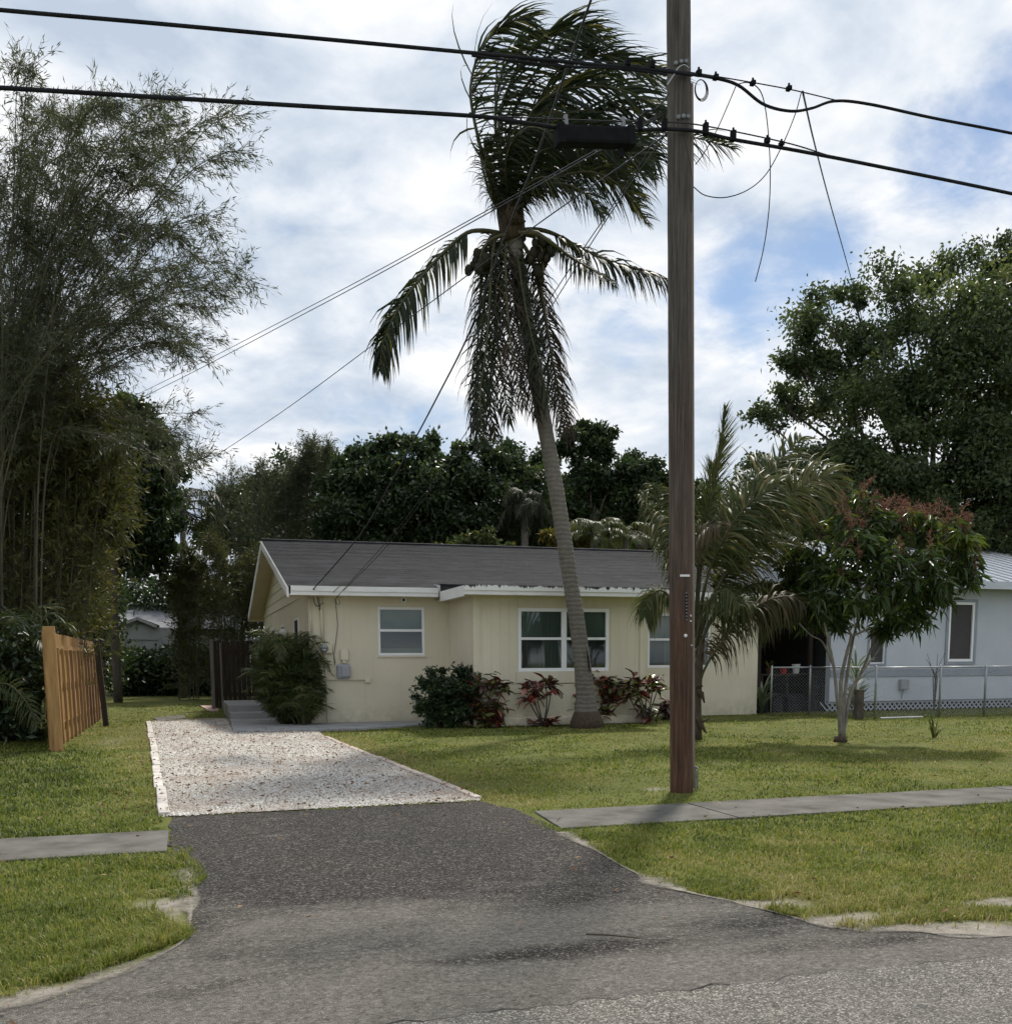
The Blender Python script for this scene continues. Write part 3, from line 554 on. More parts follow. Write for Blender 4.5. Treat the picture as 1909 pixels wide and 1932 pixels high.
for xx in (RX0, RX1):
    for s in (1, -1):
        ya, yb = (YE, YR) if s == 1 else (2*YR-YE, YR)
        pr = [(xx-0.02, ya, ZE-0.10), (xx-0.02, yb, ZR-0.12), (xx-0.02, yb, ZR+0.085), (xx-0.02, ya, ZE+0.115)]
        MB().prism(pr, (0.04, 0, 0)).build('rake_board', 'white_trim', house)
        xa, xb = (RX0+0.021, XL) if xx == RX0 else (XR, RX1-0.021)
        MB().prism([(xa, ya, ZE-0.06), (xb, ya, ZE-0.06), (xb, yb, ZR-0.09), (xa, yb, ZR-0.09)], (0, 0, 0.02)).build('soffit', 'soffit_paint', house)
MB().box(RX0+0.02, XL+0.1, 2*YR-YE-0.03, 2*YR-YE, ZE-0.1, ZE+0.1).build('fascia', 'siding_paint', house)
# windows
m, t, b = new_mat('window_glass'); o = [n for n in t.nodes if n.type == 'OUTPUT_MATERIAL'][0]
tr = nd(t, 'ShaderNodeBsdfTransparent'); tr.inputs[0].default_value = (0.80, 0.85, 0.83, 1); gl = nd(t, 'ShaderNodeBsdfGlossy'); gl.inputs['Roughness'].default_value = 0.03
fr = nd(t, 'ShaderNodeFresnel', IOR=1.55); mx = nd(t, 'ShaderNodeMixShader'); t.links.new(mth(t, 'ADD', fr.outputs[0], 0.0), mx.inputs[0]); t.links.new(tr.outputs[0], mx.inputs[1]); t.links.new(gl.outputs[0], mx.inputs[2]); t.links.new(mx.outputs[0], o.inputs[0]); MAT['window_glass'] = m
plain('blind_grey', (0.27, 0.31, 0.295), (0.33, 0.37, 0.35), 2, 0.8)
plain('blind_dark', (0.135, 0.135, 0.15), (0.17, 0.17, 0.185), 2, 0.8)
plain('curtain', (0.22, 0.25, 0.23), (0.33, 0.36, 0.33), 3, 0.8, stretch=(4, 1, 0.6))
def window(parent, wx, Y, lights, fr_w=0.06, blinds=('blind_grey', 'blind_dark')):
    x0, x1, z0, z1 = wx; step = (x1-x0)/lights
    mb = MB(); mb.box(x0, x1, Y+0.02, Y+0.11, z0, z0+fr_w); mb.box(x0, x1, Y+0.02, Y+0.11, z1-fr_w, z1)
    for k in range(lights+1):
        c = x0 + k*step; a = c if k == 0 else (c-fr_w if k == lights else c-fr_w*0.8); b_ = c+fr_w if k == 0 else (c if k == lights else c+fr_w*0.8)
        mb.box(a, b_, Y+0.021, Y+0.109, z0+fr_w, z1-fr_w)
    wn = mb.build('window', 'white_vinyl', parent, bevel=0.006); zm = (z0+z1)/2 + (z1-z0)*0.02
    for k in range(lights):
        xa, xb = x0 + k*step + fr_w*0.8, x0 + (k+1)*step - fr_w*0.8
        MB().box(xa, xb, Y+0.03, Y+0.085, zm-0.028, zm+0.028).build('meeting_rail', 'white_vinyl', wn)
        MB().box(xa, xb, Y+0.060, Y+0.066, zm+0.028, z1-fr_w).build('pane', 'window_glass', wn)
        MB().box(xa, xb, Y+0.050, Y+0.056, z0+fr_w, zm-0.028).build('pane', 'window_glass', wn)
        MB().box(xa, xb, Y+0.13, Y+0.14, zm, z1-0.02).build('blind', blinds[0], wn)
        MB().box(xa, xb, Y+0.13, Y+0.14, z0+0.02, zm).build('blind', blinds[1], wn)
        if lights == 2 and k == 0:                   # a curtain swept aside behind the left light
            cv = MB(); n_ = 10
            for j in range(n_):
                u = j/n_; xs0 = xa + (xb-xa)*(0.56 + 0.44*u); 
                cv.box(xs0, xs0 + (xb-xa)*0.04, Y+0.10+0.008*(j % 2), Y+0.112+0.008*(j % 2), z0+0.07, z1-0.07)
            cv.build('curtain', 'curtain', wn)
    return wn
w1 = window(house, W1, YF, 1); window(house, W2, YB_-0.03, 2, 0.075, ('blind_grey', 'blind_dark')); window(house, W3, YF, 2)
MB().box(W1[0]-0.02, W1[1]+0.02, YF-0.03, YF+0.03, W1[2]-0.04, W1[2]-0.001).build('sill', 'stucco', w1)
MB().box(W1[0]+0.06, W1[1]-0.06, YF+0.07, YF+0.1, W1[2]+0.06, W1[2]+0.17).build('sill_board', 'blind_grey', w1)
# side windows of the gable wall, small sun hood
for (ya, yb, za, zb) in ((25.3, 26.2, 1.35, 2.45), (29.0, 29.8, 1.5, 2.4), (32.2, 33.0, 1.2, 2.4)):
    s = MB(); s.box(XL-0.03, XL-0.001, ya-0.06, yb+0.06, za-0.06, za); s.box(XL-0.03, XL-0.001, ya-0.06, yb+0.06, zb, zb+0.06); s.box(XL-0.03, XL-0.001, ya-0.06, ya, za, zb); s.box(XL-0.03, XL-0.001, yb, yb+0.06, za, zb)
    sw = s.build('side_window', 'white_trim', house); MB().box(XL-0.012, XL-0.002, ya, yb, za, zb).build('pane', 'dark_room', sw)
lamp = MB(); p = Vector((XL-0.16, 27.6, 2.1)); lamp.tube([p, p+Vector((0, 0, 0.06)), p+Vector((0, 0, 0.1)), p+Vector((0, 0, 0.2))], [0.11, 0.14, 0.14, 0.05], 12); lamp.box(XL-0.1, XL-0.001, 27.57, 27.63, 2.2, 2.25); lamp.build('porch_light', 'white_trim', house, smooth=False)
# meter, boxes, conduits on the front wall
def FP(x, y, off=0.0): p = VY(x, y, YF); p.y -= off; return p
def conduit(px, r, mat='stucco', off=0.03, name='conduit'): return MB().tube([FP(x, y, off) for x, y in px], r, 8).build(name, mat, house, smooth=True)
conduit([(584, 1126), (586, 1160), (588, 1192)], 0.02)
conduit([(604, 1122), (606, 1160), (609, 1214)], 0.035, 'siding_paint', 0.05)
conduit([(597, 1234), (598, 1260), (600, 1270), (606, 1278), (616, 1282), (640, 1283), (690, 1283)], 0.014)
conduit([(612, 1240), (614, 1300), (617, 1368)], 0.006, 'dull_steel', 0.015)
conduit([(632, 1132), (634, 1150), (637, 1180), (633, 1212), (630, 1240), (631, 1256)], 0.007, 'dull_steel', 0.02)
conduit([(853, 1206), (853, 1266)], 0.016)
conduit([(622, 1220), (630, 1235), (632, 1252)], 0.008, 'dull_steel', 0.03)
def fbox(x0, y0, x1, y1, th, name, mat, bev=0.015):
    a = FP(x0, y0); b_ = FP(x1, y1); return MB().box(a.x, b_.x, YF-th, YF-0.001, b_.z, a.z).build(name, mat, house, bevel=bev)
fbox(598, 1213, 626, 1233, 0.10, 'meter_box', 'siding_paint', 0.02)
c = FP(610, 1223, 0.12); MB().tube([c+Vector((0, 0.04, 0)), c, c-Vector((0, 0.05, 0)), c-Vector((0, 0.07, 0))], [0.095, 0.095, 0.09, 0.06], 20).build('meter_dial', 'grey_metal', house, smooth=False)
MB().box(c.x-0.06, c.x+0.06, c.y-0.074, c.y-0.071, c.z-0.012, c.z+0.006).build('meter_plate', 'black_rubber', house)
dsc = MB(); a = FP(592, 1207, 0.07); bq = FP(586, 1233, 0.07); cq = FP(600, 1233, 0.07); dq = FP(600, 1207, 0.07); dsc.prism([a, bq, cq, dq], (0, 0.06, 0)); dsc.build('service_disconnect', 'siding_paint', house, bevel=0.01)
fbox(641, 1226, 657, 1246, 0.09, 'splice_box', 'siding_paint'); fbox(645, 1246, 653, 1251, 0.07, 'splice_neck', 'siding_paint', 0.005)
fbox(634, 1253, 660, 1281, 0.10, 'utility_box', 'box_grey', 0.045); fbox(642, 1256, 660, 1277, 0.13, 'utility_box_lid', 'box_grey', 0.02)
fbox(688, 1278, 699, 1288, 0.05, 'junction_box', 'siding_paint', 0.006)
sc_ = fbox(756, 1128, 765, 1137, 0.09, 'security_light', 'white_trim', 0.01); fbox(758, 1130, 762, 1135, 0.096, 'lens', 'black_rubber', 0.002)
# entrance steps by the gable wall
stp = thing('entry_steps', 'grey concrete steps beside the palm clump at the house corner', 'steps', (1.8, 25, 0))
MB().box(0.96, 2.66, 26.0, 29.2, 0, 0.36).build('landing', 'pale_concrete', stp, bevel=0.012)
MB().box(0.98, 2.66, 25.3, 25.999, 0, 0.20).build('step', 'pale_concrete', stp, bevel=0.012)
MB().box(0.96, 2.66, 24.42, 25.299, 0, 0.06).build('step', 'pale_concrete', stp, bevel=0.012)
# dark plank fence closing the side yard
df = thing('plank_fence', 'dark weathered plank fence between the steps and the back yard', 'fence', (1.7, 31.5, 0))
x = 0.78
while x < 2.66:
    wdt = random.uniform(0.12, 0.15); MB().box(x, x+wdt-0.012, 31.48, 31.52, 0.05, 2.05 + random.uniform(-0.03, 0.03)).build('plank', 'dark_wood', df); x += wdt
MB().box(0.70, 0.80, 31.38, 31.479, 0, 2.1).build('post', 'grey_wood', df); MB().box(0.98, 1.03, 31.42, 31.479, 0, 2.0).build('post', 'grey_wood', df)
for z in (0.4, 1.7): MB().box(0.78, 2.66, 31.521, 31.56, z, z+0.09).build('rail', 'dark_wood', df)

# ================================================================== the timber fence on the left
fen = thing('timber_fence', 'new golden timber fence running back along the left lawn', 'fence', (-2.2, 18, 0))
FX = -2.13; fy0 = G(95, 1418).y
MB().obox((FX+0.06, fy0-0.02, 1.0), Vector((1, 0, 0.012)).normalized(), Vector((0, 1, 0)), Vector((-0.012, 0, 1)).normalized(), 0.092, 0.05, 1.02).build('end_post', 'fence_wood', fen, bevel=0.008)
ye = fy0+10.8; y = fy0+0.06; k = 0
while y < ye:                                        # tall boards on the far face
    wd = 0.142; old = y > fy0+5.2
    MB().obox((FX-0.055, y+wd/2, 0.98), Vector((1, 0, 0.008)), Vector((0, 1, 0)), Vector((-0.008, 0, 1)), 0.010, wd/2-0.006, 0.97 + random.uniform(-0.012, 0.008)).build('board', 'fence_wood_old' if old else 'fence_wood', fen); y += wd
for z in (0.28, 0.98, 1.66): MB().box(FX-0.045, FX-0.006, fy0+0.031, ye, z, z+0.09).build('rail', 'fence_wood', fen)
for k in range(13):                                  # upright battens on the near face, a little shorter
    y = fy0 + 0.62 + k*0.72
    if y > ye-0.05: break
    dk = 'fence_wood' if k not in (4, 6) and k < 8 else 'fence_wood_old'
    MB().obox((FX+0.022 + random.uniform(-.004, .004), y, 0.82), Vector((1, 0, 0.008)), Vector((0, 1, 0)), Vector((-0.008, 0, 1)), 0.024, 0.04, 0.86 + random.uniform(-0.015, 0.015)).build('batten', dk, fen, bevel=0.004)
pd = G(216, 1342); pst = MB(); pst.obox((FX+0.30, fy0+6.6, 0.95), Vector((1, 0, -0.05)), Vector((0, 1, 0)), Vector((-0.06, 0, 1)), 0.06, 0.06, 0.98); tag(pst.build('leaning_post', 'dark_wood', bevel=0.006), 'dark leaning post standing against the timber fence', 'post')

# ================================================================== grey outbuilding at the back left
sh = thing('grey_outbuilding', 'grey outbuilding with low gable behind the hedge, far left', 'building', (-1.5, 49, 0))
plain('grey_wall', (0.30, 0.31, 0.29), (0.38, 0.39, 0.37), 1.0, 0.9); plain('grey_shingle', (0.10, 0.105, 0.115), (0.24, 0.245, 0.26), 2.5, 0.9, stretch=(1, 4, 4))
a = VY(206, 1200, 49); b_ = VY(360, 1200, 49); pk = VY(259, 1169, 49); e0 = VY(212, 1186, 49); e1 = VY(296, 1184, 49)
MB().prism([(e0.x, 49, 0), (e1.x+0.6, 49, 0), (e1.x+0.6, 49, e1.z), (e1.x, 49, e1.z), (pk.x, 49, pk.z), (e0.x, 49, e0.z)], (0, 0.2, 0)).build('gable_wall', 'grey_wall', sh)
MB().box(e1.x+0.6, b_.x+2.5, 50.0, 50.2, 0, e1.z-0.1).build('wall', 'grey_wall', sh)
for p, q in ((e0, pk), (pk, e1)): MB().beam((p.x, 48.9, p.z+0.03), (q.x, 48.9, q.z+0.03), 0.2, 0.12).build('rake_board', 'grey_wall', sh)
MB().box(pk.x-0.02, pk.x+0.02, 48.97, 48.998, e0.z, pk.z-0.1).build('batten', 'grey_wall', sh); MB().box(e0.x, e1.x, 48.96, 48.998, e0.z-0.5, e0.z-0.45).build('batten', 'grey_wall', sh)
rt = VY(215, 1143, 55); MB().poly([(e0.x-2.5, 49.6, e1.z-0.05), (b_.x+2.5, 49.6, e1.z-0.05), (b_.x+2.5, 55, rt.z), (e0.x-2.5, 55, rt.z)]).build('roof', 'grey_shingle', sh)
MB().poly([(e0.x-0.1, 48.85, e0.z+0.1), (pk.x, 48.85, pk.z+0.1), (pk.x, 53, pk.z+0.1), (e0.x-0.1, 51.5, e0.z+0.1)]).build('gable_roof', 'grey_shingle', sh)
MB().poly([(pk.x, 48.85, pk.z+0.1), (e1.x+0.1, 48.85, e1.z+0.1), (e1.x+0.1, 51.5, e1.z+0.1), (pk.x, 53, pk.z+0.1)]).build('gable_roof', 'grey_shingle', sh)

# ================================================================== pale house on the right
rh = thing('pale_blue_house', 'pale blue house with white metal roof behind the chain link fence', 'house', (20, 23.5, 0))
plain('blue_wall', (0.45, 0.485, 0.54), (0.53, 0.56, 0.61), 0.8, 0.85, bs=0.15, bscale=60, bd=0.005); plain('blue_grey_trim', (0.26, 0.285, 0.33), (0.31, 0.335, 0.38), 2, 0.7)
plain('metal_roof', (0.80, 0.81, 0.82), (0.88, 0.88, 0.89), 1, 0.5, spec=0.4); plain('rib_grey', (0.34, 0.36, 0.38), (0.42, 0.43, 0.45), 3, 0.5)
plain('screen', (0.055, 0.052, 0.052), (0.075, 0.07, 0.07), 3, 0.8); plain('porch_shade_tone', (0.012, 0.012, 0.014), (0.026, 0.026, 0.03), 2, 0.9); RY = 23.4; xw0 = VY(1568, 1200, RY).x; ez = VY(1900, 1101, 22.8).z  # the porch tone is near-black, with the porch shade put into it
def rz(x, y, Y=RY): p = VY(x, y, Y); return p.x, p.z
x0, z1 = rz(1791, 1136); x1, z0 = rz(1834, 1248); RW = (x0+0.0, x1, z0, z1)
x0, z1 = rz(1641, 1190); x1, z0 = rz(1667, 1252); RW2 = (x0, x1, z0, z1)
zb0 = rz(1750, 1321)[1]
mb = MB(); wall_x(mb, RY, RY+0.2, xw0, 30, zb0, ez+0.1, [RW, RW2]); mb.build('front_wall', 'blue_wall', rh)
MB().box(xw0, xw0+0.2, RY+0.201, RY+9, zb0, ez+0.1).build('side_wall', 'porch_shade_tone', rh)  # near-black instead of the wall blue, painted as porch shade
zt0 = rz(1750, 1262)[1]; MB().box(xw0, 30, RY-0.03, RY-0.001, zt0-0.20, zt0).build('trim_band', 'blue_grey_trim', rh)
for (q, tw) in ((RW, 0.085), (RW2, 0.06)):
    f = MB(); a0, a1, c0, c1 = q
    f.box(a0-tw, a1+tw, RY-0.03, RY-0.002, c0-tw, c0); f.box(a0-tw, a1+tw, RY-0.03, RY-0.002, c1, c1+tw); f.box(a0-tw, a0, RY-0.03, RY-0.002, c0, c1); f.box(a1, a1+tw, RY-0.03, RY-0.002, c0, c1)
    tm = f.build('window_trim', 'blue_grey_trim', rh); s = 0.07 if q is RW else 0.03
    f = MB(); f.box(a0, a1, RY-0.015, RY+0.06, c0, c0+s); f.box(a0, a1, RY-0.015, RY+0.06, c1-s, c1); f.box(a0, a0+s, RY-0.015, RY+0.06, c0+s, c1-s); f.box(a1-s, a1, RY-0.015, RY+0.06, c0+s, c1-s)
    f.build('window_frame', 'white_vinyl', tm); MB().box(a0+s, a1-s, RY+0.03, RY+0.036, c0+s, c1-s).build('insect_screen', 'screen', tm)
xa, za = rz(1695, 1282); xb, zb = rz(1710, 1301); MB().box(xa, xb, RY-0.12, RY-0.001, zb, za).build('utility_box', 'box_grey', rh, bevel=0.02)
MB().tube([((xa+xb)/2, RY-0.05, zb), ((xa+xb)/2-0.05, RY-0.04, zb-0.25)], 0.01, 6).build('conduit', 'dull_steel', rh)
# lattice skirting
lat = MB(); z0, z1 = 0.02, zb0-0.01; hgt = z1-z0; x = xw0
lat.box(xw0, 30, RY+0.06, RY+0.07, z1-0.05, z1); 
while x < 27:
    for s in (1, -1):
        pa = (x, RY+0.065 + 0.006*s, z0); pb = (x + s*hgt, RY+0.065 + 0.006*s, z1)
        lat.beam(pa, pb, 0.008, 0.035, up=Vector((0, 0, 1)))
    x += 0.155
plain('lattice_paint', (0.36, 0.38, 0.42), (0.46, 0.48, 0.52), 3, 0.7); lat.build('lattice_skirt', 'lattice_paint', rh)
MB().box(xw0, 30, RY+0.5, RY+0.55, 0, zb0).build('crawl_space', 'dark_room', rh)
# roof: standing ribs running down to the eave
ey = 22.8; ry = 28.6; rzz = VY(1850, 1037, ry).z
MB().prism([(17.6, ey, ez), (31, ey, ez), (31, ry, rzz), (17.6, ry, rzz)], (0, 0, 0.05)).build('roof', 'metal_roof', rh)
x = 17.8
while x < 30: MB().beam((x, ey+0.01, ez+0.065), (x, ry, rzz+0.065), 0.05, 0.03).build('roof_rib', 'rib_grey', rh); x += 0.4
MB().prism([(17.0, ry, rzz), (31, ry, rzz), (31, 2*ry-ey, ez), (17.0, 2*ry-ey, ez)], (0, 0, 0.05)).build('roof', 'metal_roof', rh)
MB().box(17.6, 31, ey-0.03, ey-0.002, ez-0.16, ez+0.05).build('fascia', 'blue_wall', rh)
MB().box(17.6, 31, ey, RY, ez-0.1, ez-0.08).build('soffit', 'blue_wall', rh)
MB().prism([(17.65, ey+0.6, ez-0.05), (17.65, 2*ry-ey, ez-0.05), (17.65, ry, rzz-0.05)], (0.1, 0, 0)).build('gable', 'blue_wall', rh)
# porch on its left end, its shade put into near-black surface colours
plain('pot_white', (0.72, 0.72, 0.70)); plain('pot_red', (0.45, 0.03, 0.03)); plain('pot_clay', (0.12, 0.06, 0.04))
pz = 0.45
MB().box(14.6, xw0-0.01, 24.0, 28.5, 0.0, pz).build('porch_floor', 'porch_shade_tone', rh)
MB().box(14.6, xw0-0.01, 28.3, 28.5, pz, 3.2).build('porch_back_wall', 'porch_shade_tone', rh)
MB().box(14.4, xw0-0.01, 23.2, 28.6, 2.9, 3.05).build('porch_roof', 'porch_shade_tone', rh)
for px_ in (14.7, 16.3): MB().box(px_, px_+0.1, 24.0, 24.1, pz, 2.9).build('porch_post', 'dark_wood', rh)
MB().box(15.3, 16.1, 28.2, 28.29, pz, 2.4).build('porch_door', 'dark_wood', rh)
for k in range(3): MB().box(14.6+k*0.45, 14.9+k*0.45, 23.75, 23.99, 0, 0.42).build('porch_step_box', 'porch_shade_tone', rh)
bnc = MB(); bnc.box(14.9, 17.4, 24.25, 24.6, 0.98, 1.03)
for xx in (15.0, 15.8, 16.6, 17.3): bnc.box(xx, xx+0.06, 24.3, 24.55, pz, 0.979)
tag(bnc.build('plant_bench', 'dark_wood'), 'dark bench holding flower pots on the shaded porch', 'bench')
def pot(x, y, z, r, h, mat, label):
    mb = MB(); mb.tube([(x, y, z), (x, y, z+h*0.85), (x, y, z+h*0.86), (x, y, z+h)], [r*0.75, r, r*1.1, r*1.1], 14); return tag(mb.build('flower_pot', mat, smooth=False), label, 'pot', 'pots on the porch bench')
pq = VP(1502, 1243, Vector((0, 24.4, 0)), Vector((0, 1, 0))); pot(pq.x, 24.4, 1.03, 0.11, 0.26, 'pot_white', 'white flower pot on the porch bench')
pq = VP(1478, 1250, Vector((0, 24.4, 0)), Vector((0, 1, 0))); pot(pq.x, 24.4, 1.03, 0.10, 0.18, 'pot_red', 'small red flower pot left of the white one')
pq = VP(1452, 1250, Vector((0, 24.4, 0)), Vector((0, 1, 0))); pot(pq.x, 24.4, 1.03, 0.11, 0.16, 'pot_clay', 'brown clay pot holding a small plant on the porch bench')

# ================================================================== chain link fence
clf = thing('chain_link_fence', 'low galvanised chain link fence in front of the pale blue house', 'fence', (17, 21, 0))
cp = [Vector((14.25, 22.6, 0)), Vector((15.25, 22.4, 0)), Vector((15.6, 20.25, 0)), Vector((17.5, 20.3, 0)), Vector((18.9, 20.35, 0)), Vector((20.2, 20.4, 0)), Vector((20.45, 20.4, 0)), Vector((23.0, 20.5, 0))]
CH = 1.22
def link_panel(a, b_):
    mb = MB(); d = b_-a; l = d.length; u = d/l; s = 0.085; n = int((l+CH)/s)
    for k in range(n):
        for sg in (1, -1):
            o = k*s - (CH if sg == 1 else 0)
            t0 = o; t1 = o + CH*sg if sg == 1 else o - CH
            pts = []
            za, zb = 0.04, CH; xa, xb = t0, t1
            # clip to the panel
            def at(x): return za + (zb-za)*(x-xa)/(xb-xa)
            lo, hi = max(0, min(xa, xb)), min(l, max(xa, xb))
            if hi-lo < 0.02: continue
            mb.tube([a + u*lo + Vector((0, 0, at(lo))), a + u*hi + Vector((0, 0, at(hi)))], 0.0021, 3, cap=False)
    return mb
for a, b_ in zip(cp[:-1], cp[1:]):
    if (b_-a).length < 0.3: continue
    link_panel(a, b_).build('wire_mesh', 'grey_metal', clf); MB().tube([a+Vector((0, 0, CH)), b_+Vector((0, 0, CH))], 0.021, 6).build('top_rail', 'grey_metal', clf, smooth=True)
for p in cp: MB().tube([p, p+Vector((0, 0, CH+0.03)), p+Vector((0, 0, CH+0.06))], [0.026, 0.026, 0.008], 8).build('post', 'grey_metal', clf, smooth=True)
for z in (0.25, 1.0): MB().box(20.18, 20.47, 20.36, 20.40, z, z+0.04).build('hinge', 'dull_steel', clf)
MB().tube([(15.65, 20.1, 0.03), (16.9, 20.15, 0.03)], 0.02, 6).build('bottom_rail', 'grey_metal', clf)
stp_ = MB(); stp_.obox((15.3, 20.45, 0.35), Vector((1, 0, 0)), Vector((0, 1, 0)), Zv, 0.09, 0.08, 0.36); tag(stp_.build('stump_post', 'bark_brown', bevel=0.03), 'short thick grey wooden post behind the mango trunk', 'post')

# ================================================================== vegetation
leafmat('palm_leaf', [(0.0, (0.010, 0.015, 0.009)), (0.5, (0.019, 0.029, 0.012)), (0.88, (0.038, 0.05, 0.017)), (1.0, (0.13, 0.12, 0.035))], 0.28, 0.5, 0.25)
leafmat('palm_dead', [(0.0, (0.022, 0.018, 0.014)), (0.5, (0.042, 0.033, 0.025)), (1.0, (0.09, 0.07, 0.05))], 0.15, 0.7, 0.15)
leafmat('young_palm_leaf', [(0.0, (0.03, 0.046, 0.014)), (0.5, (0.06, 0.08, 0.024)), (0.8, (0.105, 0.112, 0.04)), (1.0, (0.19, 0.165, 0.075))], 0.36, 0.5, 0.22)
leafmat('young_palm_brown', [(0.0, (0.045, 0.042, 0.02)), (0.5, (0.08, 0.066, 0.033)), (1.0, (0.16, 0.12, 0.07))], 0.28, 0.55, 0.15)
leafmat('broad_leaf', [(0.0, (0.018, 0.034, 0.014)), (0.5, (0.037, 0.062, 0.023)), (0.85, (0.066, 0.098, 0.033)), (1.0, (0.11, 0.14, 0.045))], 0.32, 0.38, 0.4)
leafmat('ficus_leaf', [(0.0, (0.030, 0.046, 0.020)), (0.5, (0.06, 0.088, 0.034)), (0.85, (0.10, 0.135, 0.048)), (1.0, (0.16, 0.18, 0.065))], 0.38, 0.42, 0.35)
leafmat('bamboo_leaf', [(0.0, (0.034, 0.045, 0.023)), (0.5, (0.058, 0.074, 0.036)), (0.85, (0.092, 0.106, 0.048)), (1.0, (0.14, 0.13, 0.065))], 0.35, 0.5, 0.25)
leafmat('bamboo_olive', [(0.0, (0.04, 0.048, 0.018)), (0.5, (0.075, 0.084, 0.026)), (0.85, (0.12, 0.118, 0.035)), (1.0, (0.19, 0.15, 0.06))], 0.35, 0.5, 0.25)
leafmat('mango_leaf', [(0.0, (0.024, 0.044, 0.014)), (0.5, (0.05, 0.082, 0.023)), (0.82, (0.10, 0.142, 0.03)), (1.0, (0.18, 0.215, 0.046))], 0.34, 0.33, 0.45)
leafmat('shrub_leaf', [(0.0, (0.015, 0.032, 0.013)), (0.6, (0.03, 0.055, 0.02)), (1.0, (0.06, 0.09, 0.03))], 0.2, 0.35, 0.4)
leafmat('areca_leaf', [(0.0, (0.03, 0.05, 0.018)), (0.5, (0.06, 0.085, 0.028)), (0.85, (0.11, 0.12, 0.035)), (1.0, (0.2, 0.17, 0.05))], 0.3, 0.42, 0.35)
leafmat('yellow_frond', [(0.0, (0.06, 0.08, 0.02)), (0.5, (0.12, 0.12, 0.03)), (1.0, (0.26, 0.15, 0.04))], 0.35, 0.5, 0.25)
leafmat('panicle', [(0.0, (0.12, 0.055, 0.042)), (0.5, (0.21, 0.11, 0.08)), (1.0, (0.33, 0.21, 0.14))], 0.15, 0.7, 0.1)
leafmat('stripe_leaf', [(0.0, (0.05, 0.09, 0.04)), (0.5, (0.10, 0.14, 0.07)), (1.0, (0.30, 0.33, 0.24))], 0.25, 0.45, 0.3)
plain('culm', (0.045, 0.042, 0.028), (0.10, 0.088, 0.055), 2, 0.7); plain('twig', (0.05, 0.042, 0.035), (0.10, 0.088, 0.07), 4, 0.85)
plain('palm_stalk', (0.04, 0.042, 0.018), (0.10, 0.09, 0.042), 3, 0.6, c3=(0.065, 0.063, 0.03)); plain('coconut', (0.012, 0.013, 0.007), (0.035, 0.029, 0.016), 9, 0.6, spec=0.15)
plain('husk_fibre', (0.035, 0.027, 0.02), (0.10, 0.075, 0.05), 14, 0.95, stretch=(2, 2, 0.6), bs=0.6, bscale=40, bd=0.02)

# ---- palm fronds
WIND = Vector((R0.x, R0.y, 0))
def frond(parent, pts, npair=70, Lmax=0.8, wd=0.035, mat='palm_leaf', grav=0.12, wind=0.0, t0=0.16, rad=0.028, spread=0.75, nrm=None, seg=4, shade=(0.5, 0.25), name='frond', sides=(1, -1), jitter=0.22, tipfrac=0.25, blow=0.0):
    pth = crom(pts, 26); P = np.array([tuple(p) for p in pth]); n = npair
    tt = np.linspace(t0, 1.0, n)*(len(P)-1); i0 = np.clip(tt.astype(int), 0, len(P)-2); fr = (tt-i0)[:, None]
    base = P[i0]*(1-fr) + P[i0+1]*fr; T = unit(P[i0+1]-P[i0])
    if nrm is None: nn = np.array([0, 0, 1.0])
    else: nn = np.array(tuple(nrm))
    S = unit(np.cross(T, nn[None]) + 1e-5)
    NN = unit(np.cross(S, T))
    u = np.linspace(0, 1, n); prof = Lmax*(np.sin(np.pi*(0.14 + 0.80*u))**0.65)*np.where(u > 0.97, 0.8, 1)
    g = np.array([0, 0, -1.0]); wv = np.array(tuple(WIND)); VV = []; RN = []
    for s in sides:
        Ln = prof*rng.uniform(0.7, 1.15, n); d = unit(wv[None]*blow + S*s*math.sin(spread*1.35) + T*math.cos(spread*1.35)*(0.6+0.8*u[:, None]) + NN*0.22 + rng.normal(0, jitter*0.5, (n, 3)))
        p = base.copy(); rot = rng.normal(0, 0.5, n)
        wv0 = unit(T - d*np.sum(T*d, 1, keepdims=True)); bn = np.cross(d, wv0)
        wvec = wv0*np.cos(rot)[:, None] + bn*np.sin(rot)[:, None]
        brk = rng.random(n) < 0.16; gl = (grav*rng.uniform(0.6, 1.6, n) + np.where(brk, rng.uniform(0.1, 0.6, n), 0))[:, None]; Ln = np.where(brk, Ln*rng.uniform(0.5, 0.95, n), Ln); rows = []
        for k in range(seg+1):
            f = k/seg; wk = wd*(1-f**1.8)*(0.55+0.45*min(1, f*4))*Lmax/0.8 if k < seg else wd*0.06
            rows.append(np.stack([p - wvec*wk*0.5, p + wvec*wk*0.5], 1))
            d = unit(d + g*gl*(1+k*0.5) + wv*wind*(1+0.3*k)); p = p + d*(Ln/seg)[:, None]
        VV.append(np.stack(rows, 1)); RN.append(np.clip(rng.normal(shade[0], shade[1], n), 0, 1))
    VV = np.concatenate(VV); m_ = len(VV); V = VV.reshape(-1, 3); q = []
    b_ = (np.arange(m_)*(seg+1)*2)[:, None]
    for k in range(seg): q.append(b_ + np.array([[2*k, 2*k+1, 2*k+3, 2*k+2]]))
    F = np.stack(q, 1).reshape(-1, 4)
    o = npmesh(name, V, F, mat, parent, np.repeat(np.concatenate(RN), seg))
    nr = len(pth); mb = MB(); mb.tube(pth, [rad*(1-0.85*(i/(nr-1))) + 0.003 for i in range(nr)], 5); mb.build('stalk', 'palm_stalk', o, smooth=True)
    return o
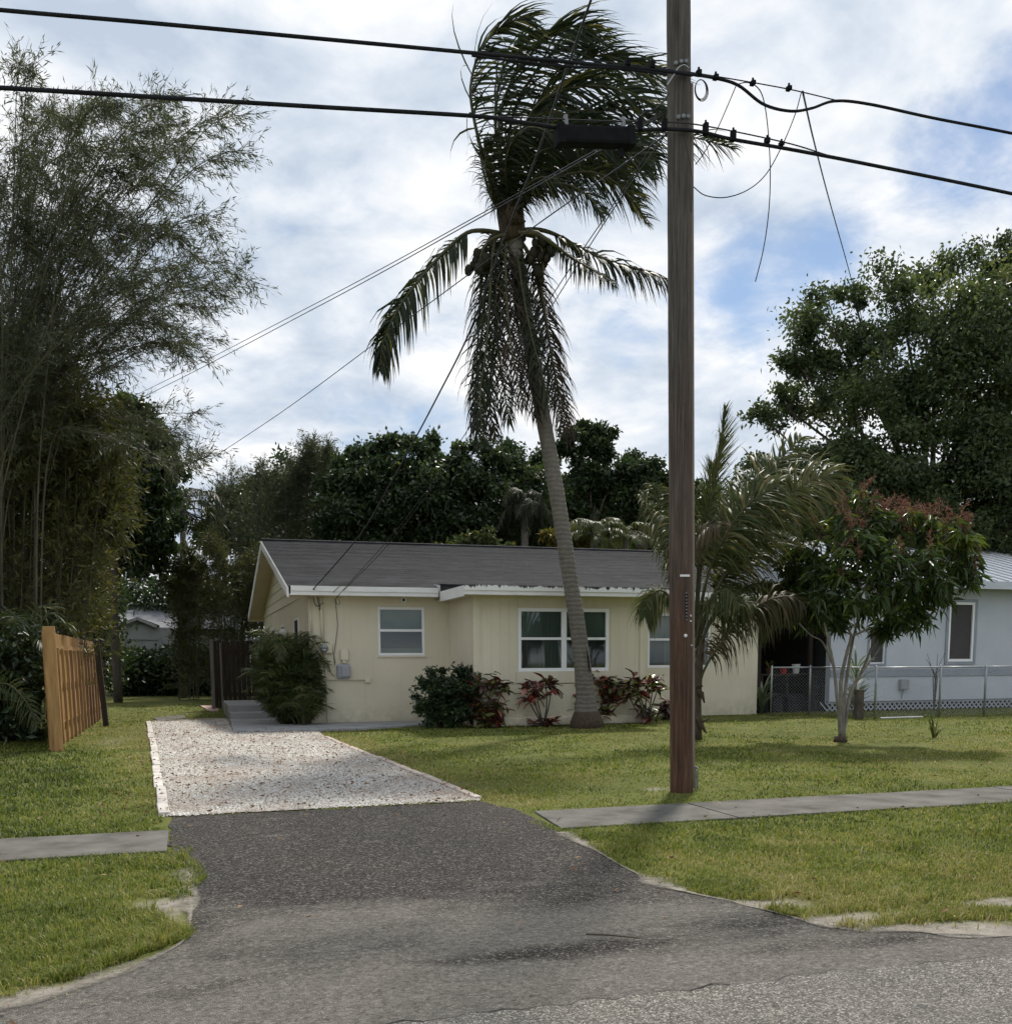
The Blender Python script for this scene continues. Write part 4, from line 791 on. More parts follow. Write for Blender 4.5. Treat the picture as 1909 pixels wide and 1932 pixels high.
def fpx(pxs, d, scale=None, dz=0.0, dep=None):
    """frond spine through picture points at depth d; dep bows it towards or away"""
    n = len(pxs); res = []
    for i, (x, y) in enumerate(pxs):
        f = i/(n-1); res.append(DP(x, y, d + dz*f + (dep*math.sin(math.pi*f*0.5) if dep else 0)))
    return res
def z5(x, y): return ((680 + x*0.3772)*0.9943, (y*0.3772)*0.9943)
def z6(x, y): return ((680 + x*0.3772)*0.9943, (380 + y*0.3772)*0.9943)
def z8(x, y): return ((1150 + x*0.3623)*0.9943, (740 + y*0.3623)*0.9943)

# ---- tall coconut palm
PD = G(1107, 1372).dot(F0)
tp = G(1107, 1372); palm = thing('coconut_palm', 'tall leaning coconut palm with wind-swept crown in front of the house', 'palm tree', tp)
tr_px = [(1107, 1378), (1106, 1345), (1104, 1310), (1097, 1240), (1088, 1170), (1078, 1110), (1066, 1030), (1050, 930), (1034, 840), (1016, 740), (997, 630), (981, 530), (970, 450), (966, 410)]
tr_w = [52, 46, 36, 31, 30, 29, 29, 29, 28, 27, 26, 26, 28, 30]
cen = crom([DP(x, y, PD) for x, y in tr_px], 150); rad = []
for i in range(150):
    f = i/149*(len(tr_w)-1); k = min(int(f), len(tr_w)-2); wpx = tr_w[k] + (tr_w[k+1]-tr_w[k])*(f-k); rad.append(wpx/2*PD/FOC*(1.0 + (0.018 if i % 4 == 0 else -0.005) + random.uniform(-0.015, 0.015)))
m, t, b = new_mat('palm_trunk'); v = pos(t)
wv_ = nd(t, 'ShaderNodeTexWave', wave_type='BANDS', bands_direction='Z', Scale=3.2, Distortion=3.5, Detail=4.0); wv_.inputs['Detail Scale'].default_value = 2.0; t.links.new(v, wv_.inputs['Vector'])
c = mix(t, noise(t, pos(t, (4, 4, 1.5)), 3.5, 8, 0.7), (0.06, 0.053, 0.044), (0.235, 0.213, 0.18)); c = mix(t, mth(t, 'MULTIPLY', wv_.outputs['Fac'], 0.3), c, (0.13, 0.117, 0.097))
t.links.new(c, b.inputs['Base Color']); b.inputs['Roughness'].default_value = 0.92; bump(t, b, mth(t, 'ADD', wv_.outputs['Fac'], noise(t, v, 22, 6, 0.7)), 0.5, 0.02); MAT['palm_trunk'] = m
trunk = MB().tube(cen, rad, 18).build('trunk', 'palm_trunk', palm, smooth=True)
rt_ = MB(); rt_.tube([tp+Vector((0, 0, -0.05)), tp+Vector((0, 0, 0.12)), tp+Vector((-0.01, 0, 0.34))], [0.37, 0.36, 0.27], 18); rt_.build('root_boss', 'husk_fibre', trunk, smooth=True)
sc1 = MB()                                            # old split in the bark
pv = [VP(x, y, cen[20] - F0*0.165, F0) for x, y in ((1106, 1222), (1110, 1245), (1112, 1262), (1114, 1270))]; sc1.tube(pv, [0.004, 0.018, 0.014, 0.004], 6); sc1.build('bark_split', 'black_rubber', trunk)
hd = DP(966, 415, PD)
fb = MB(); fb.tube([DP(x, y, PD) for x, y in ((970, 455), (966, 430), (963, 405), (960, 375), (955, 345))], [0.25, 0.27, 0.28, 0.26, 0.14], 12); fb.build('crown_shaft', 'husk_fibre', palm, smooth=True)
def rfr(pz, dz, mat='palm_leaf', z=z5, **kw): frond(palm, fpx([z(*q) for q in pz], PD, dz=dz), mat=mat, **kw)
VN = -F0
# upper crown, all swept to the right by the wind
kw = dict(npair=66, Lmax=1.35, wd=0.030, wind=0.12, grav=0.085, rad=0.045, spread=0.72, seg=5, blow=0.95, jitter=0.45)
rfr([(730, 1080), (660, 900), (610, 720), (572, 540), (566, 420), (605, 270), (680, 165), (770, 105), (870, 85)], -0.4, nrm=VN, **kw)
rfr([(740, 1060), (715, 850), (690, 640), (700, 450), (745, 310), (820, 220), (920, 180)], 0.7, nrm=VN, **kw)
rfr([(750, 1060), (720, 820), (710, 600), (760, 430), (850, 290), (960, 180), (1070, 130), (1170, 140)], 0.2, nrm=VN, **kw)
rfr([(760, 1060), (745, 800), (780, 570), (870, 390), (1000, 240), (1120, 180), (1230, 190)], 1.0, nrm=VN, **kw)
rfr([(770, 1060), (770, 820), (850, 610), (930, 500), (1040, 450), (1200, 430), (1380, 470), (1540, 560)], -0.8, nrm=VN, **kw)
rfr([(780, 1050), (800, 780), (900, 520), (1030, 350), (1180, 280), (1330, 300), (1470, 380)], 0.6, nrm=VN, **kw)
rfr([(780, 1060), (820, 800), (930, 580), (1100, 420), (1280, 350), (1440, 350), (1600, 440)], 1.3, nrm=VN, **kw)
rfr([(790, 1060), (860, 860), (990, 680), (1150, 580), (1330, 545), (1560, 600)], -0.3, nrm=VN, **kw)
rfr([(800, 1060), (900, 890), (1060, 790), (1250, 720), (1450, 685), (1680, 690), (1880, 745)], 0.5, nrm=VN, **{**kw, 'grav': 0.16, 'wind': 0.08, 'Lmax': 1.05})
rfr([(800, 1070), (900, 950), (1040, 880), (1200, 870), (1330, 950), (1450, 1120)], -0.9, nrm=VN, **{**kw, 'grav': 0.12, 'wind': 0.10, 'npair': 70, 'Lmax': 0.85, 'shade': (0.75, 0.2)})
rfr([(790, 1060), (870, 920), (1000, 800), (1160, 780), (1330, 830), (1480, 900)], 1.6, nrm=VN, **{**kw, 'grav': 0.14, 'wind': 0.08, 'Lmax': 1.0})
rfr([(775, 1040), (830, 700), (940, 640), (1120, 640), (1300, 720), (1420, 830)], -1.2, nrm=VN, **{**kw, 'grav': 0.10})
rfr([(760, 1050), (740, 880), (770, 720), (860, 640), (960, 660)], -1.5, nrm=VN, **{**kw, 'Lmax': 0.9})
rfr([(735, 1060), (700, 960), (670, 880), (650, 760), (690, 660)], -0.7, nrm=VN, **{**kw, 'npair': 50, 'Lmax': 0.6})
kg = {**kw, 'grav': 0.20, 'wind': 0.06, 'blow': 0.7}
rfr([(790, 1070), (860, 980), (950, 930), (1060, 930), (1160, 990), (1230, 1080)], -1.1, nrm=VN, **{**kg, 'npair': 70, 'Lmax': 0.8})
rfr([(790, 1070), (880, 930), (1000, 850), (1150, 840), (1290, 890), (1400, 1000)], 0.8, nrm=VN, **{**kg, 'npair': 80})
rfr([(790, 1060), (880, 860), (1010, 740), (1180, 690), (1370, 720), (1500, 800)], -0.5, nrm=VN, **kg)
rfr([(745, 1070), (705, 980), (670, 900), (640, 800), (630, 700)], -0.9, nrm=VN, **{**kw, 'npair': 60, 'Lmax': 0.7, 't0': 0.05})
rfr([(760, 1070), (750, 960), (740, 850), (760, 740), (830, 660)], -1.3, nrm=VN, **{**kw, 'npair': 60, 'Lmax': 0.8, 't0': 0.08})
rfr([(775, 1070), (790, 950), (830, 850), (900, 770), (1000, 730)], -1.3, nrm=VN, **{**kw, 'npair': 60, 'Lmax': 0.8, 't0': 0.08})
rfr([(725, 1075), (670, 990), (640, 900), (615, 790), (605, 690)], -0.2, nrm=VN, **{**kg, 'npair': 60, 'Lmax': 0.6, 't0': 0.05, 'blow': 0.4})
rfr([(730, 1080), (690, 1010), (665, 940), (645, 850), (640, 760)], -1.2, nrm=VN, **{**kg, 'npair': 60, 'Lmax': 0.6, 't0': 0.05, 'blow': 0.5})
rfr([(760, 1080), (800, 1000), (850, 930), (920, 890), (1000, 900)], -1.4, nrm=VN, **{**kg, 'npair': 60, 'Lmax': 0.75, 't0': 0.05})
# lower fronds
kl = dict(npair=90, Lmax=1.0, wd=0.045, grav=0.30, rad=0.05, seg=4)
rfr([(720, 165), (620, 150), (540, 165), (440, 250), (330, 370), (230, 500), (160, 620), (118, 740), (110, 850)], -0.6, z=z6, nrm=(0.3, -0.5, 0.8), t0=0.24, **{**kl, 'grav': 0.55, 'Lmax': 1.1})
rfr([(800, 150), (900, 145), (990, 170), (1100, 230), (1220, 290), (1350, 330), (1480, 365), (1620, 440)], 0.3, z=z6, nrm=(0, -0.5, 0.8), t0=0.28, **{**kl, 'wind': 0.06})
rfr([(800, 160), (900, 185), (990, 230), (1090, 300), (1180, 350), (1290, 420)], -0.7, z=z6, nrm=(0, -0.5, 0.8), t0=0.35, **{**kl, 'Lmax': 0.7, 'npair': 55})
# hanging skirt of old fronds
kd = dict(npair=80, Lmax=0.88, wd=0.032, grav=0.42, rad=0.04, seg=4, wind=0.05, jitter=0.4)
for pz, dz, mt in (([(745, 165), (690, 200), (668, 330), (660, 520), (640, 760), (612, 980), (625, 1200)], -0.9, 'palm_leaf'),
                   ([(730, 160), (660, 190), (625, 330), (610, 560), (596, 800), (590, 1010), (600, 1170)], -0.3, 'palm_dead'),
                   ([(760, 170), (740, 260), (745, 450), (760, 660), (790, 860), (840, 1040)], -1.0, 'palm_dead'),
                   ([(770, 170), (800, 280), (830, 480), (870, 680), (920, 860), (970, 1040)], -0.7, 'palm_leaf'),
                   ([(750, 165), (700, 240), (690, 450), (700, 700), (730, 930), (760, 1120)], -0.6, 'palm_leaf'),
                   ([(800, 180), (860, 270), (915, 420), (950, 640), (985, 850), (1030, 1040), (1070, 1200)], -0.2, 'palm_dead'),
                   ([(800, 180), (870, 300), (920, 500), (960, 720), (1000, 950), (1030, 1150)], 0.4, 'palm_dead'),
                   ([(755, 170), (720, 300), (700, 560), (670, 820), (660, 1020), (690, 1200)], 0.5, 'palm_dead')):
    rfr(pz, dz, mat=mt, z=z6, nrm=VN, t0=0.14, **{**kd, 'shade': (0.4, 0.25)})
for pz, dz, mt in (([(740, 165), (680, 210), (645, 380), (625, 620), (605, 860), (598, 1050), (610, 1230)], -0.6, 'palm_leaf'), ([(765, 170), (770, 300), (790, 520), (820, 740), (860, 920), (900, 1090)], -0.4, 'palm_dead')):
    rfr(pz, dz, mat=mt, z=z6, nrm=VN, t0=0.12, **{**kd, 'shade': (0.35, 0.25)})
# coconuts, one by one, on their stems
def ellip(r, n=10, k=7):
    V = [(0, 0, 1.15*r)]; F = []
    for i in range(1, k):
        a = math.pi*i/k
        for j in range(n): th = 2*math.pi*j/n; V.append((r*math.sin(a)*math.cos(th), r*math.sin(a)*math.sin(th), 1.15*r*math.cos(a)))
    V.append((0, 0, -1.3*r))
    for j in range(n): F.append((0, 1+j, 1+(j+1) % n)); F.append((len(V)-1, 1+(k-2)*n+(j+1) % n, 1+(k-2)*n+j))
    for i in range(k-2):
        for j in range(n): F.append((1+i*n+j, 1+(i+1)*n+j, 1+(i+1)*n+(j+1) % n, 1+i*n+(j+1) % n))
    me = bpy.data.meshes.new('coconut'); me.from_pydata(V, [], F); me.polygons.foreach_set('use_smooth', np.ones(len(F), dtype=bool)); me.materials.append(MAT['coconut']); return me
cme = ellip(0.095)
def nuts(px, dofs, stem):
    st_ = MB().tube(crom([DP(*z6(*q), PD+dofs) for q in stem], 10), [0.04, .038, .036, .034, .032, .03, .028, .026, .024, .02], 6).build('fruit_stem', 'palm_stalk', palm, smooth=True)
    for (x, y) in px:
        o = bpy.data.objects.new('coconut', cme); C.objects.link(o); o.parent = palm; o.location = DP(*z6(x, y), PD + dofs + random.uniform(-0.12, 0.12)) - tp
        o.rotation_euler = (random.uniform(-.4, .4), random.uniform(-.4, .4), random.uniform(0, 6)); s = random.uniform(0.8, 1.15); o.scale = (s*0.9, s*0.9, s*1.15)
nuts([(890, 215), (925, 205), (955, 220), (900, 250), (935, 255), (970, 250), (915, 285), (950, 290), (880, 265), (935, 320), (905, 345), (915, 395), (905, 365), (870, 300)], -0.25, [(800, 160), (860, 170), (910, 210), (930, 300), (925, 410)])
nuts([(600, 275), (630, 270), (590, 310), (620, 315), (640, 300), (605, 345), (575, 330), (555, 350), (620, 350)], -0.3, [(740, 170), (680, 190), (630, 240), (600, 340)])
for k in range(7):                                    # dry spathes and stubs round the neck
    x = random.uniform(700, 850); MB().tube([DP(*z5(x, 1120), PD-0.3), DP(*z5(x+random.uniform(-60, 60), 1060), PD-0.42), DP(*z5(x+random.uniform(-90, 90), 1000), PD-0.4)], [0.05, 0.04, 0.01], 6).build('spathe', 'husk_fibre', palm, smooth=True)
MB().tube([DP(*z6(*q), PD-0.35) for q in ((840, 160), (900, 165), (960, 205), (1050, 275))], [0.06, 0.05, 0.045, 0.03], 7).build('stalk_stub', 'palm_stalk', palm, smooth=True)

# ---- young coconut palm behind the pole
yb_ = G(1313, 1396); YD = yb_.dot(F0)
yp = thing('young_palm', 'young coconut palm with arching fronds directly behind the utility pole', 'palm tree', yb_)
MB().tube([yb_+Vector((0, 0, -0.05)), DP(1313, 1370, YD), DP(1314, 1320, YD), DP(1318, 1260, YD), DP(1324, 1200, YD)], [0.12, 0.10, 0.085, 0.075, 0.06], 10).build('trunk', 'husk_fibre', yp, smooth=True)
ky = dict(npair=120, Lmax=1.05, wd=0.034, rad=0.026, seg=5)
def yfr(pz, dz, mat='young_palm_leaf', **k2): frond(yp, fpx([z8(*q) for q in pz], YD, dz=dz), mat=mat, **{**ky, **k2})
yfr([(470, 1300), (490, 1000), (520, 740), (565, 500), (605, 300), (625, 90)], 0.3, nrm=VN, grav=-0.02, spread=0.3, wind=0.05, Lmax=0.55, t0=0.3)
yfr([(465, 1300), (478, 1000), (500, 760), (530, 560), (555, 380)], 0.7, nrm=VN, grav=0.02, spread=0.4, Lmax=0.55, t0=0.3)
yfr([(475, 1320), (520, 1020), (600, 780), (720, 590), (860, 420), (1020, 250)], 0.8, nrm=(-0.5, -0.5, 0.7), grav=0.10, wind=0.06, t0=0.3)
yfr([(475, 1330), (560, 1080), (680, 880), (810, 720), (940, 570), (1060, 480), (1150, 455), (1210, 490)], -0.5, nrm=(-0.4, -0.6, 0.7), grav=0.13, wind=0.05, Lmax=0.9, t0=0.26, shade=(0.7, 0.2))
yfr([(470, 1330), (540, 1120), (640, 960), (760, 850), (900, 790), (1010, 800)], 1.0, nrm=(-0.4, -0.6, 0.7), grav=0.15, wind=0.05, t0=0.28)
yfr([(455, 1300), (400, 1120), (330, 930), (270, 760), (225, 630), (180, 550)], -0.3, nrm=(0.4, -0.6, 0.7), grav=0.16, Lmax=0.75, t0=0.25, shade=(0.6, 0.25))
yfr([(450, 1280), (400, 1060), (340, 860), (290, 640), (270, 500)], 0.6, nrm=(0.3, -0.7, 0.5), grav=0.16, Lmax=0.8, t0=0.3)
yfr([(450, 1320), (400, 1180), (330, 1080), (270, 1050), (220, 1110), (200, 1180)], -0.4, nrm=(0.3, -0.5, 0.8), grav=0.35, Lmax=0.7, t0=0.35)
yfr([(470, 1620), (500, 1500), (550, 1400), (620, 1300), (710, 1200), (830, 1110), (950, 1080), (1040, 1120)], -0.7, nrm=(-0.2, -0.5, 0.8), mat='young_palm_brown', grav=0.32, Lmax=0.85, t0=0.28, shade=(0.3, 0.25))
yfr([(470, 1400), (560, 1180), (680, 1060), (800, 1010), (920, 1030), (1010, 1120)], 0.4, nrm=(-0.2, -0.5, 0.8), grav=0.35, Lmax=0.8, t0=0.3)
yfr([(460, 1250), (450, 960), (470, 800), (530, 720), (600, 705)], -0.9, nrm=(-0.3, -0.5, 0.8), mat='young_palm_brown', grav=0.25, Lmax=0.6, t0=0.35)
yfr([(465, 1350), (500, 1180), (560, 1080), (640, 1050), (700, 1130)], -0.9, nrm=(-0.3, -0.5, 0.8), grav=0.35, Lmax=0.6, t0=0.3)
yfr([(480, 1330), (570, 1060), (700, 850), (850, 680), (990, 560), (1100, 520)], 0.4, nrm=(-0.4, -0.6, 0.7), grav=0.14, wind=0.05, t0=0.3)
yfr([(470, 1320), (510, 1050), (590, 830), (690, 660), (790, 560), (900, 500)], -0.4, nrm=(-0.5, -0.5, 0.7), grav=0.14, wind=0.06, t0=0.3)
yfr([(470, 1380), (560, 1200), (670, 1120), (790, 1120), (880, 1200)], -0.5, nrm=(-0.2, -0.5, 0.8), grav=0.35, Lmax=0.85, t0=0.3)
for q, r_ in ((((480, 1570), (500, 1590), (515, 1640)), 0.05), (((470, 1680), (500, 1740), (545, 1720)), 0.045), (((470, 1700), (500, 1760), (525, 1800)), 0.05), (((468, 1560), (490, 1540), (505, 1555)), 0.04)):
    MB().tube([DP(*z8(*p), YD-0.15) for p in q], [r_*0.6, r_, 0.012], 6).build('dry_sheath', 'husk_fibre', yp, smooth=True)

# ---- leafy trees: limbs to every bough, leaves gathered in tufts
def blob_tree(name, label, base, trunk_r, trunk_top, blobs, dref, nleaf, ll, lw, mat, group=None, bark='bark_brown', cat='tree', tufts=1.0, tuft_r=0.30, droop=0.1, flat=0.75, limbs=True, extra_trunks=()):
    base = Vector(base); root = thing(name, label, cat, base, group)
    tt = Vector(trunk_top); mb = MB(); mid = base.lerp(tt, 0.5) + Vector((random.uniform(-.2, .2), 0, 0))
    mb.tube(crom([base - Vector((0, 0, 0.1)), mid, tt], 9), [trunk_r*(1.25-0.06*k) for k in range(9)], 9); tk = mb.build('trunk', bark, root, smooth=True)
    P_, D_, R_ = [], [], []; lim = MB(); tot = sum(b_[2]**2 for b_ in blobs)
    for (x, y, r, dz) in blobs:
        c = DP(x, y, dref+dz); rr = r*(dref+dz)/FOC
        st_ = base.lerp(tt, random.uniform(0.55, 1.0))
        if limbs:
            lr = max(0.025, trunk_r*0.22); mm = st_.lerp(c, 0.5) + Vector((random.uniform(-.3, .3), random.uniform(-.3, .3), random.uniform(0, .5)))
            lim.tube(crom([st_, mm, c], 7), [lr*(1-0.11*k) for k in range(7)], 6)
        nt_ = max(6, int(tufts*(rr/0.45)**2*3.0)); u = unit(rng.normal(size=(nt_, 3))); rad_ = rr*(0.15 + 1.0*rng.random(nt_)**0.6)*rng.choice([1, 1, 1, 1.25], nt_)
        cc = np.array(tuple(c)) + u*rad_[:, None]*np.array([1, 1, flat])
        if limbs:
            for k in range(0, nt_, 2): lim.tube([c, c.lerp(Vector(cc[k]), 0.55) + Vector((0, 0, -0.08)), Vector(cc[k])], [0.03, 0.018, 0.006], 3, cap=False)
        nl = int(nleaf*r*r/tot); k = rng.integers(0, nt_, nl); tr_ = tuft_r*rng.uniform(0.7, 1.3, nt_)[k]*min(1.4, max(0.6, rr/1.2))
        du = unit(rng.normal(size=(nl, 3))); p = cc[k] + rng.normal(0, 0.62, (nl, 3))*tr_[:, None]*np.array([1, 1, 0.75])
        dd = du*0.9 + u[k]*0.4 + rng.normal(0, 0.45, (nl, 3)) - np.array([0, 0, droop]); P_.append(p); D_.append(dd)
        tone = rng.normal(0.45, 0.16, nt_)[k]; R_.append(np.clip(tone + rng.normal(0, 0.18, nl), 0, 1))
    P_ = np.concatenate(P_); D_ = np.concatenate(D_); R_ = np.concatenate(R_); n = len(P_)
    if limbs: lim.build('limbs', bark, root, smooth=True)
    leaves('crown', P_, D_, ll*rng.uniform(0.7, 1.25, n), lw*rng.uniform(0.75, 1.2, n), mat, root, R_, droop=droop)
    return root
def bp(x, d): p = DP(x, 1300, d); return Vector((p.x, p.y, 0))

# large tree over the right-hand house
RD = 38.0
blobs = [(1560, 610, 62, 0), (1500, 680, 40, -1), (1610, 560, 36, 0.5), (1640, 660, 66, -1), (1700, 570, 62, 0), (1760, 520, 46, 1), (1830, 540, 60, 0), (1900, 510, 52, 1), (1880, 600, 80, -1), (1780, 620, 80, -1.5), (1960, 600, 90, 0), (1990, 500, 60, 2),
         (1560, 700, 52, -1), (1470, 760, 36, 0), (1440, 790, 24, -0.5), (1520, 770, 48, 0.5), (1590, 770, 64, -1), (1680, 740, 82, -2), (1780, 730, 90, -2), (1880, 720, 95, -2), (1980, 740, 90, -1), (1640, 840, 56, -3), (1720, 830, 66, -3), (1810, 840, 72, -3), (1900, 850, 80, -3), (1990, 860, 80, 0), (1560, 880, 52, -1), (1500, 880, 34, 0), (1620, 930, 60, -3), (1700, 930, 66, -3), (1790, 940, 70, -3), (1880, 950, 76, -3), (1970, 960, 80, -2), (1500, 940, 40, 0), (1420, 870, 24, 1), (1570, 990, 50, -3), (1650, 1000, 56, -4), (1740, 1000, 60, -4), (1830, 1000, 60, -4), (1910, 1000, 60, -4), (1480, 990, 44, 0), (1600, 960, 50, -4), (1700, 880, 60, -4), (1850, 900, 60, -4), (1440, 900, 44, 3), (1540, 960, 60, 3), (1660, 1000, 60, 4), (1780, 1010, 64, 4), (1900, 1020, 70, 4)]
blob_tree('shade_tree', 'tall spreading dark shade tree behind the pale blue house', bp(1760, RD), 0.42, DP(1760, 960, RD), blobs, RD, 125000, 0.19, 0.095, 'ficus_leaf', tufts=0.42, tuft_r=0.46)
for (x, r_, top) in ((1690, 0.3, 880), (1850, 0.4, 820), (1800, 0.25, 860)):
    pass
# broadleaf trees behind the cream house
ML = 44.0
bt = [('with a pointed tuft, left of the others', 690, [(660, 880, 34, 0), (690, 850, 22, 0), (645, 930, 40, 0), (700, 910, 46, -1), (730, 850, 20, 0), (730, 835, 14, 0), (740, 900, 44, 0), (690, 970, 56, -1), (620, 990, 40, 0), (700, 1010, 50, -1)]),
      ('with the highest rounded crown behind the roof', 830, [(790, 845, 26, 0), (810, 830, 16, 0), (780, 880, 44, 0), (840, 880, 38, 0), (800, 930, 56, -1), (860, 920, 46, 0), (780, 990, 56, -1), (860, 990, 56, -1)]),
      ('standing just left of the palm trunk', 930, [(890, 875, 26, 0), (930, 870, 34, 0), (960, 850, 26, 1), (920, 920, 50, 0), (980, 910, 46, 1), (930, 985, 56, 0), (1000, 980, 50, 1), (985, 880, 34, 3), (1015, 900, 40, 3), (1050, 920, 44, 3), (1070, 960, 46, 3), (1040, 870, 22, 3), (1020, 1000, 50, 3)]),
      ('standing right of the palm trunk, pale gap below its top', 1120, [(1105, 815, 26, 0), (1130, 840, 26, 0), (1085, 850, 26, 0), (1120, 890, 40, 0), (1160, 900, 38, 0), (1100, 960, 50, 1), (1170, 960, 52, 1), (1110, 1010, 46, 2)]),
      ('directly left of the utility pole', 1210, [(1200, 870, 30, 0), (1230, 890, 26, 0), (1250, 920, 34, 0), (1215, 930, 46, 0), (1260, 970, 50, 1), (1210, 1000, 50, 1), (1320, 960, 46, 2), (1290, 930, 40, 3), (1370, 990, 50, 3)])]
for nm, x, bl in bt:
    blob_tree('broadleaf_tree', 'dark broadleaf tree ' + nm, bp(x, ML), 0.28, DP(x, 960, ML), bl, ML, 27000, 0.23, 0.12, 'broad_leaf', 'broadleaf trees behind the cream house', tufts=0.9, tuft_r=0.42)
# tree left of the house, behind the fence
blob_tree('broadleaf_tree', 'tall dark tree between the bamboo and the grey outbuilding', bp(222, 36), 0.13, DP(228, 900, 36), [(265, 800, 34, 0), (235, 770, 30, 0), (290, 830, 30, 0), (250, 850, 46, 0), (300, 880, 40, 0), (230, 900, 50, 0), (290, 930, 46, 0), (330, 900, 22, 0), (240, 970, 50, 0), (300, 990, 40, 0), (200, 840, 50, 1), (190, 940, 60, 1), (200, 1030, 60, 1), (280, 1050, 50, 1)], 36, 46000, 0.20, 0.10, 'broad_leaf', tufts=0.9, tuft_r=0.42)
# small bright shrub peeking over the ridge
blob_tree('broadleaf_tree', 'dark broadleaf tree behind the feathery bamboo left of the others', bp(540, 50), 0.25, DP(540, 1000, 50), [(430, 960, 36, 0), (470, 940, 34, 0), (510, 930, 40, 0), (560, 900, 44, 0), (600, 890, 40, 0), (450, 1000, 46, 0), (510, 990, 50, 0), (570, 970, 54, 0), (410, 1010, 40, 0), (540, 1030, 46, 0), (480, 1040, 46, 0)], 50, 30000, 0.24, 0.12, 'broad_leaf', 'broadleaf trees behind the cream house', tufts=0.9, tuft_r=0.42)
blob_tree('ridge_shrub', 'bright green bush showing just above the middle of the roof ridge', bp(900, 39), 0.1, DP(900, 1060, 39), [(880, 1030, 24, 0), (910, 1025, 24, 0), (850, 1040, 24, 0), (930, 1035, 20, 0)], 39, 4000, 0.20, 0.10, 'areca_leaf', cat='bush')
blob_tree('ridge_shrub', 'yellowish bush beside the palm trunk above the roof ridge', bp(1070, 39), 0.1, DP(1070, 1060, 39), [(1050, 1015, 22, 0), (1075, 1000, 20, 0), (1095, 1020, 22, 0)], 39, 2600, 0.22, 0.09, 'yellow_frond', cat='bush')

# dense dark hedges that close the view at the back
def hedge(name, label, x0, x1, ytop, ybot, d, n, mat, ll=0.2, lw=0.1, depth=1.6, cat='hedge', jag=14):
    base = bp((x0+x1)/2, d); root = thing(name, label, cat, base)
    nb = max(4, int((x1-x0)/22)); xs_ = np.linspace(x0, x1, nb); bl = []
    P_, D_ = [], []; stm = MB()
    for x in xs_:
        yt = ytop + random.uniform(-jag, jag); 
        stm.tube([bp(x, d), DP(x, (yt+ybot)/2, d), DP(x+random.uniform(-6, 6), yt+8, d)], [0.05, 0.035, 0.01], 5)
        k = int(n/nb); yy = yt + (ybot-yt)*rng.random(k); xx_ = x + rng.normal(0, 15, k); dd = d + rng.normal(0, depth*0.5, k)
        pts = np.array([tuple(DP(a, b_, c)) for a, b_, c in zip(xx_, yy, dd)]); P_.append(pts)
    stm.build('stems', 'bark_brown', root); P_ = np.concatenate(P_); P_[:, 2] = np.maximum(P_[:, 2], 0.05)
    n_ = len(P_); leaves('foliage', P_, rng.normal(size=(n_, 3)) + np.array([0, 0, 0.15]), ll*rng.uniform(0.7, 1.3, n_), lw, mat, root, np.clip(rng.normal(0.4, 0.22, n_), 0, 1)); return root
hedge('dark_hedge', 'dark hedge in front of the grey outbuilding', 236, 410, 1228, 1312, 44, 9000, 'broad_leaf', 0.24, 0.12)
hedge('dark_hedge', 'tall dark thicket closing the yard left of the cream house', 200, 470, 1090, 1200, 52, 9000, 'broad_leaf', 0.28, 0.14)
hedge('dark_hedge', 'dark greenery right behind the cream house roof', 470, 1330, 1010, 1120, 47, 20000, 'broad_leaf', 0.26, 0.13, 2.0)
hedge('dark_hedge', 'dark greenery under the shade tree behind the white metal roof', 1330, 2050, 990, 1190, 46, 20000, 'ficus_leaf', 0.28, 0.14, 2.5)
hedge('dark_hedge', 'dark greenery filling the gap between the two houses', 1410, 1600, 1180, 1300, 33, 7000, 'broad_leaf', 0.2, 0.1)
hedge('dark_hedge', 'dark undergrowth far behind the timber fence', -250, 215, 1080, 1290, 40, 20000, 'broad_leaf', 0.26, 0.13, 3.0)

hedge('thicket', 'dense olive thicket closing the view behind the bamboo stems', -190, 190, 850, 1190, 29, 18000, 'bamboo_olive', 0.24, 0.06, 1.5, cat='thicket', jag=50)
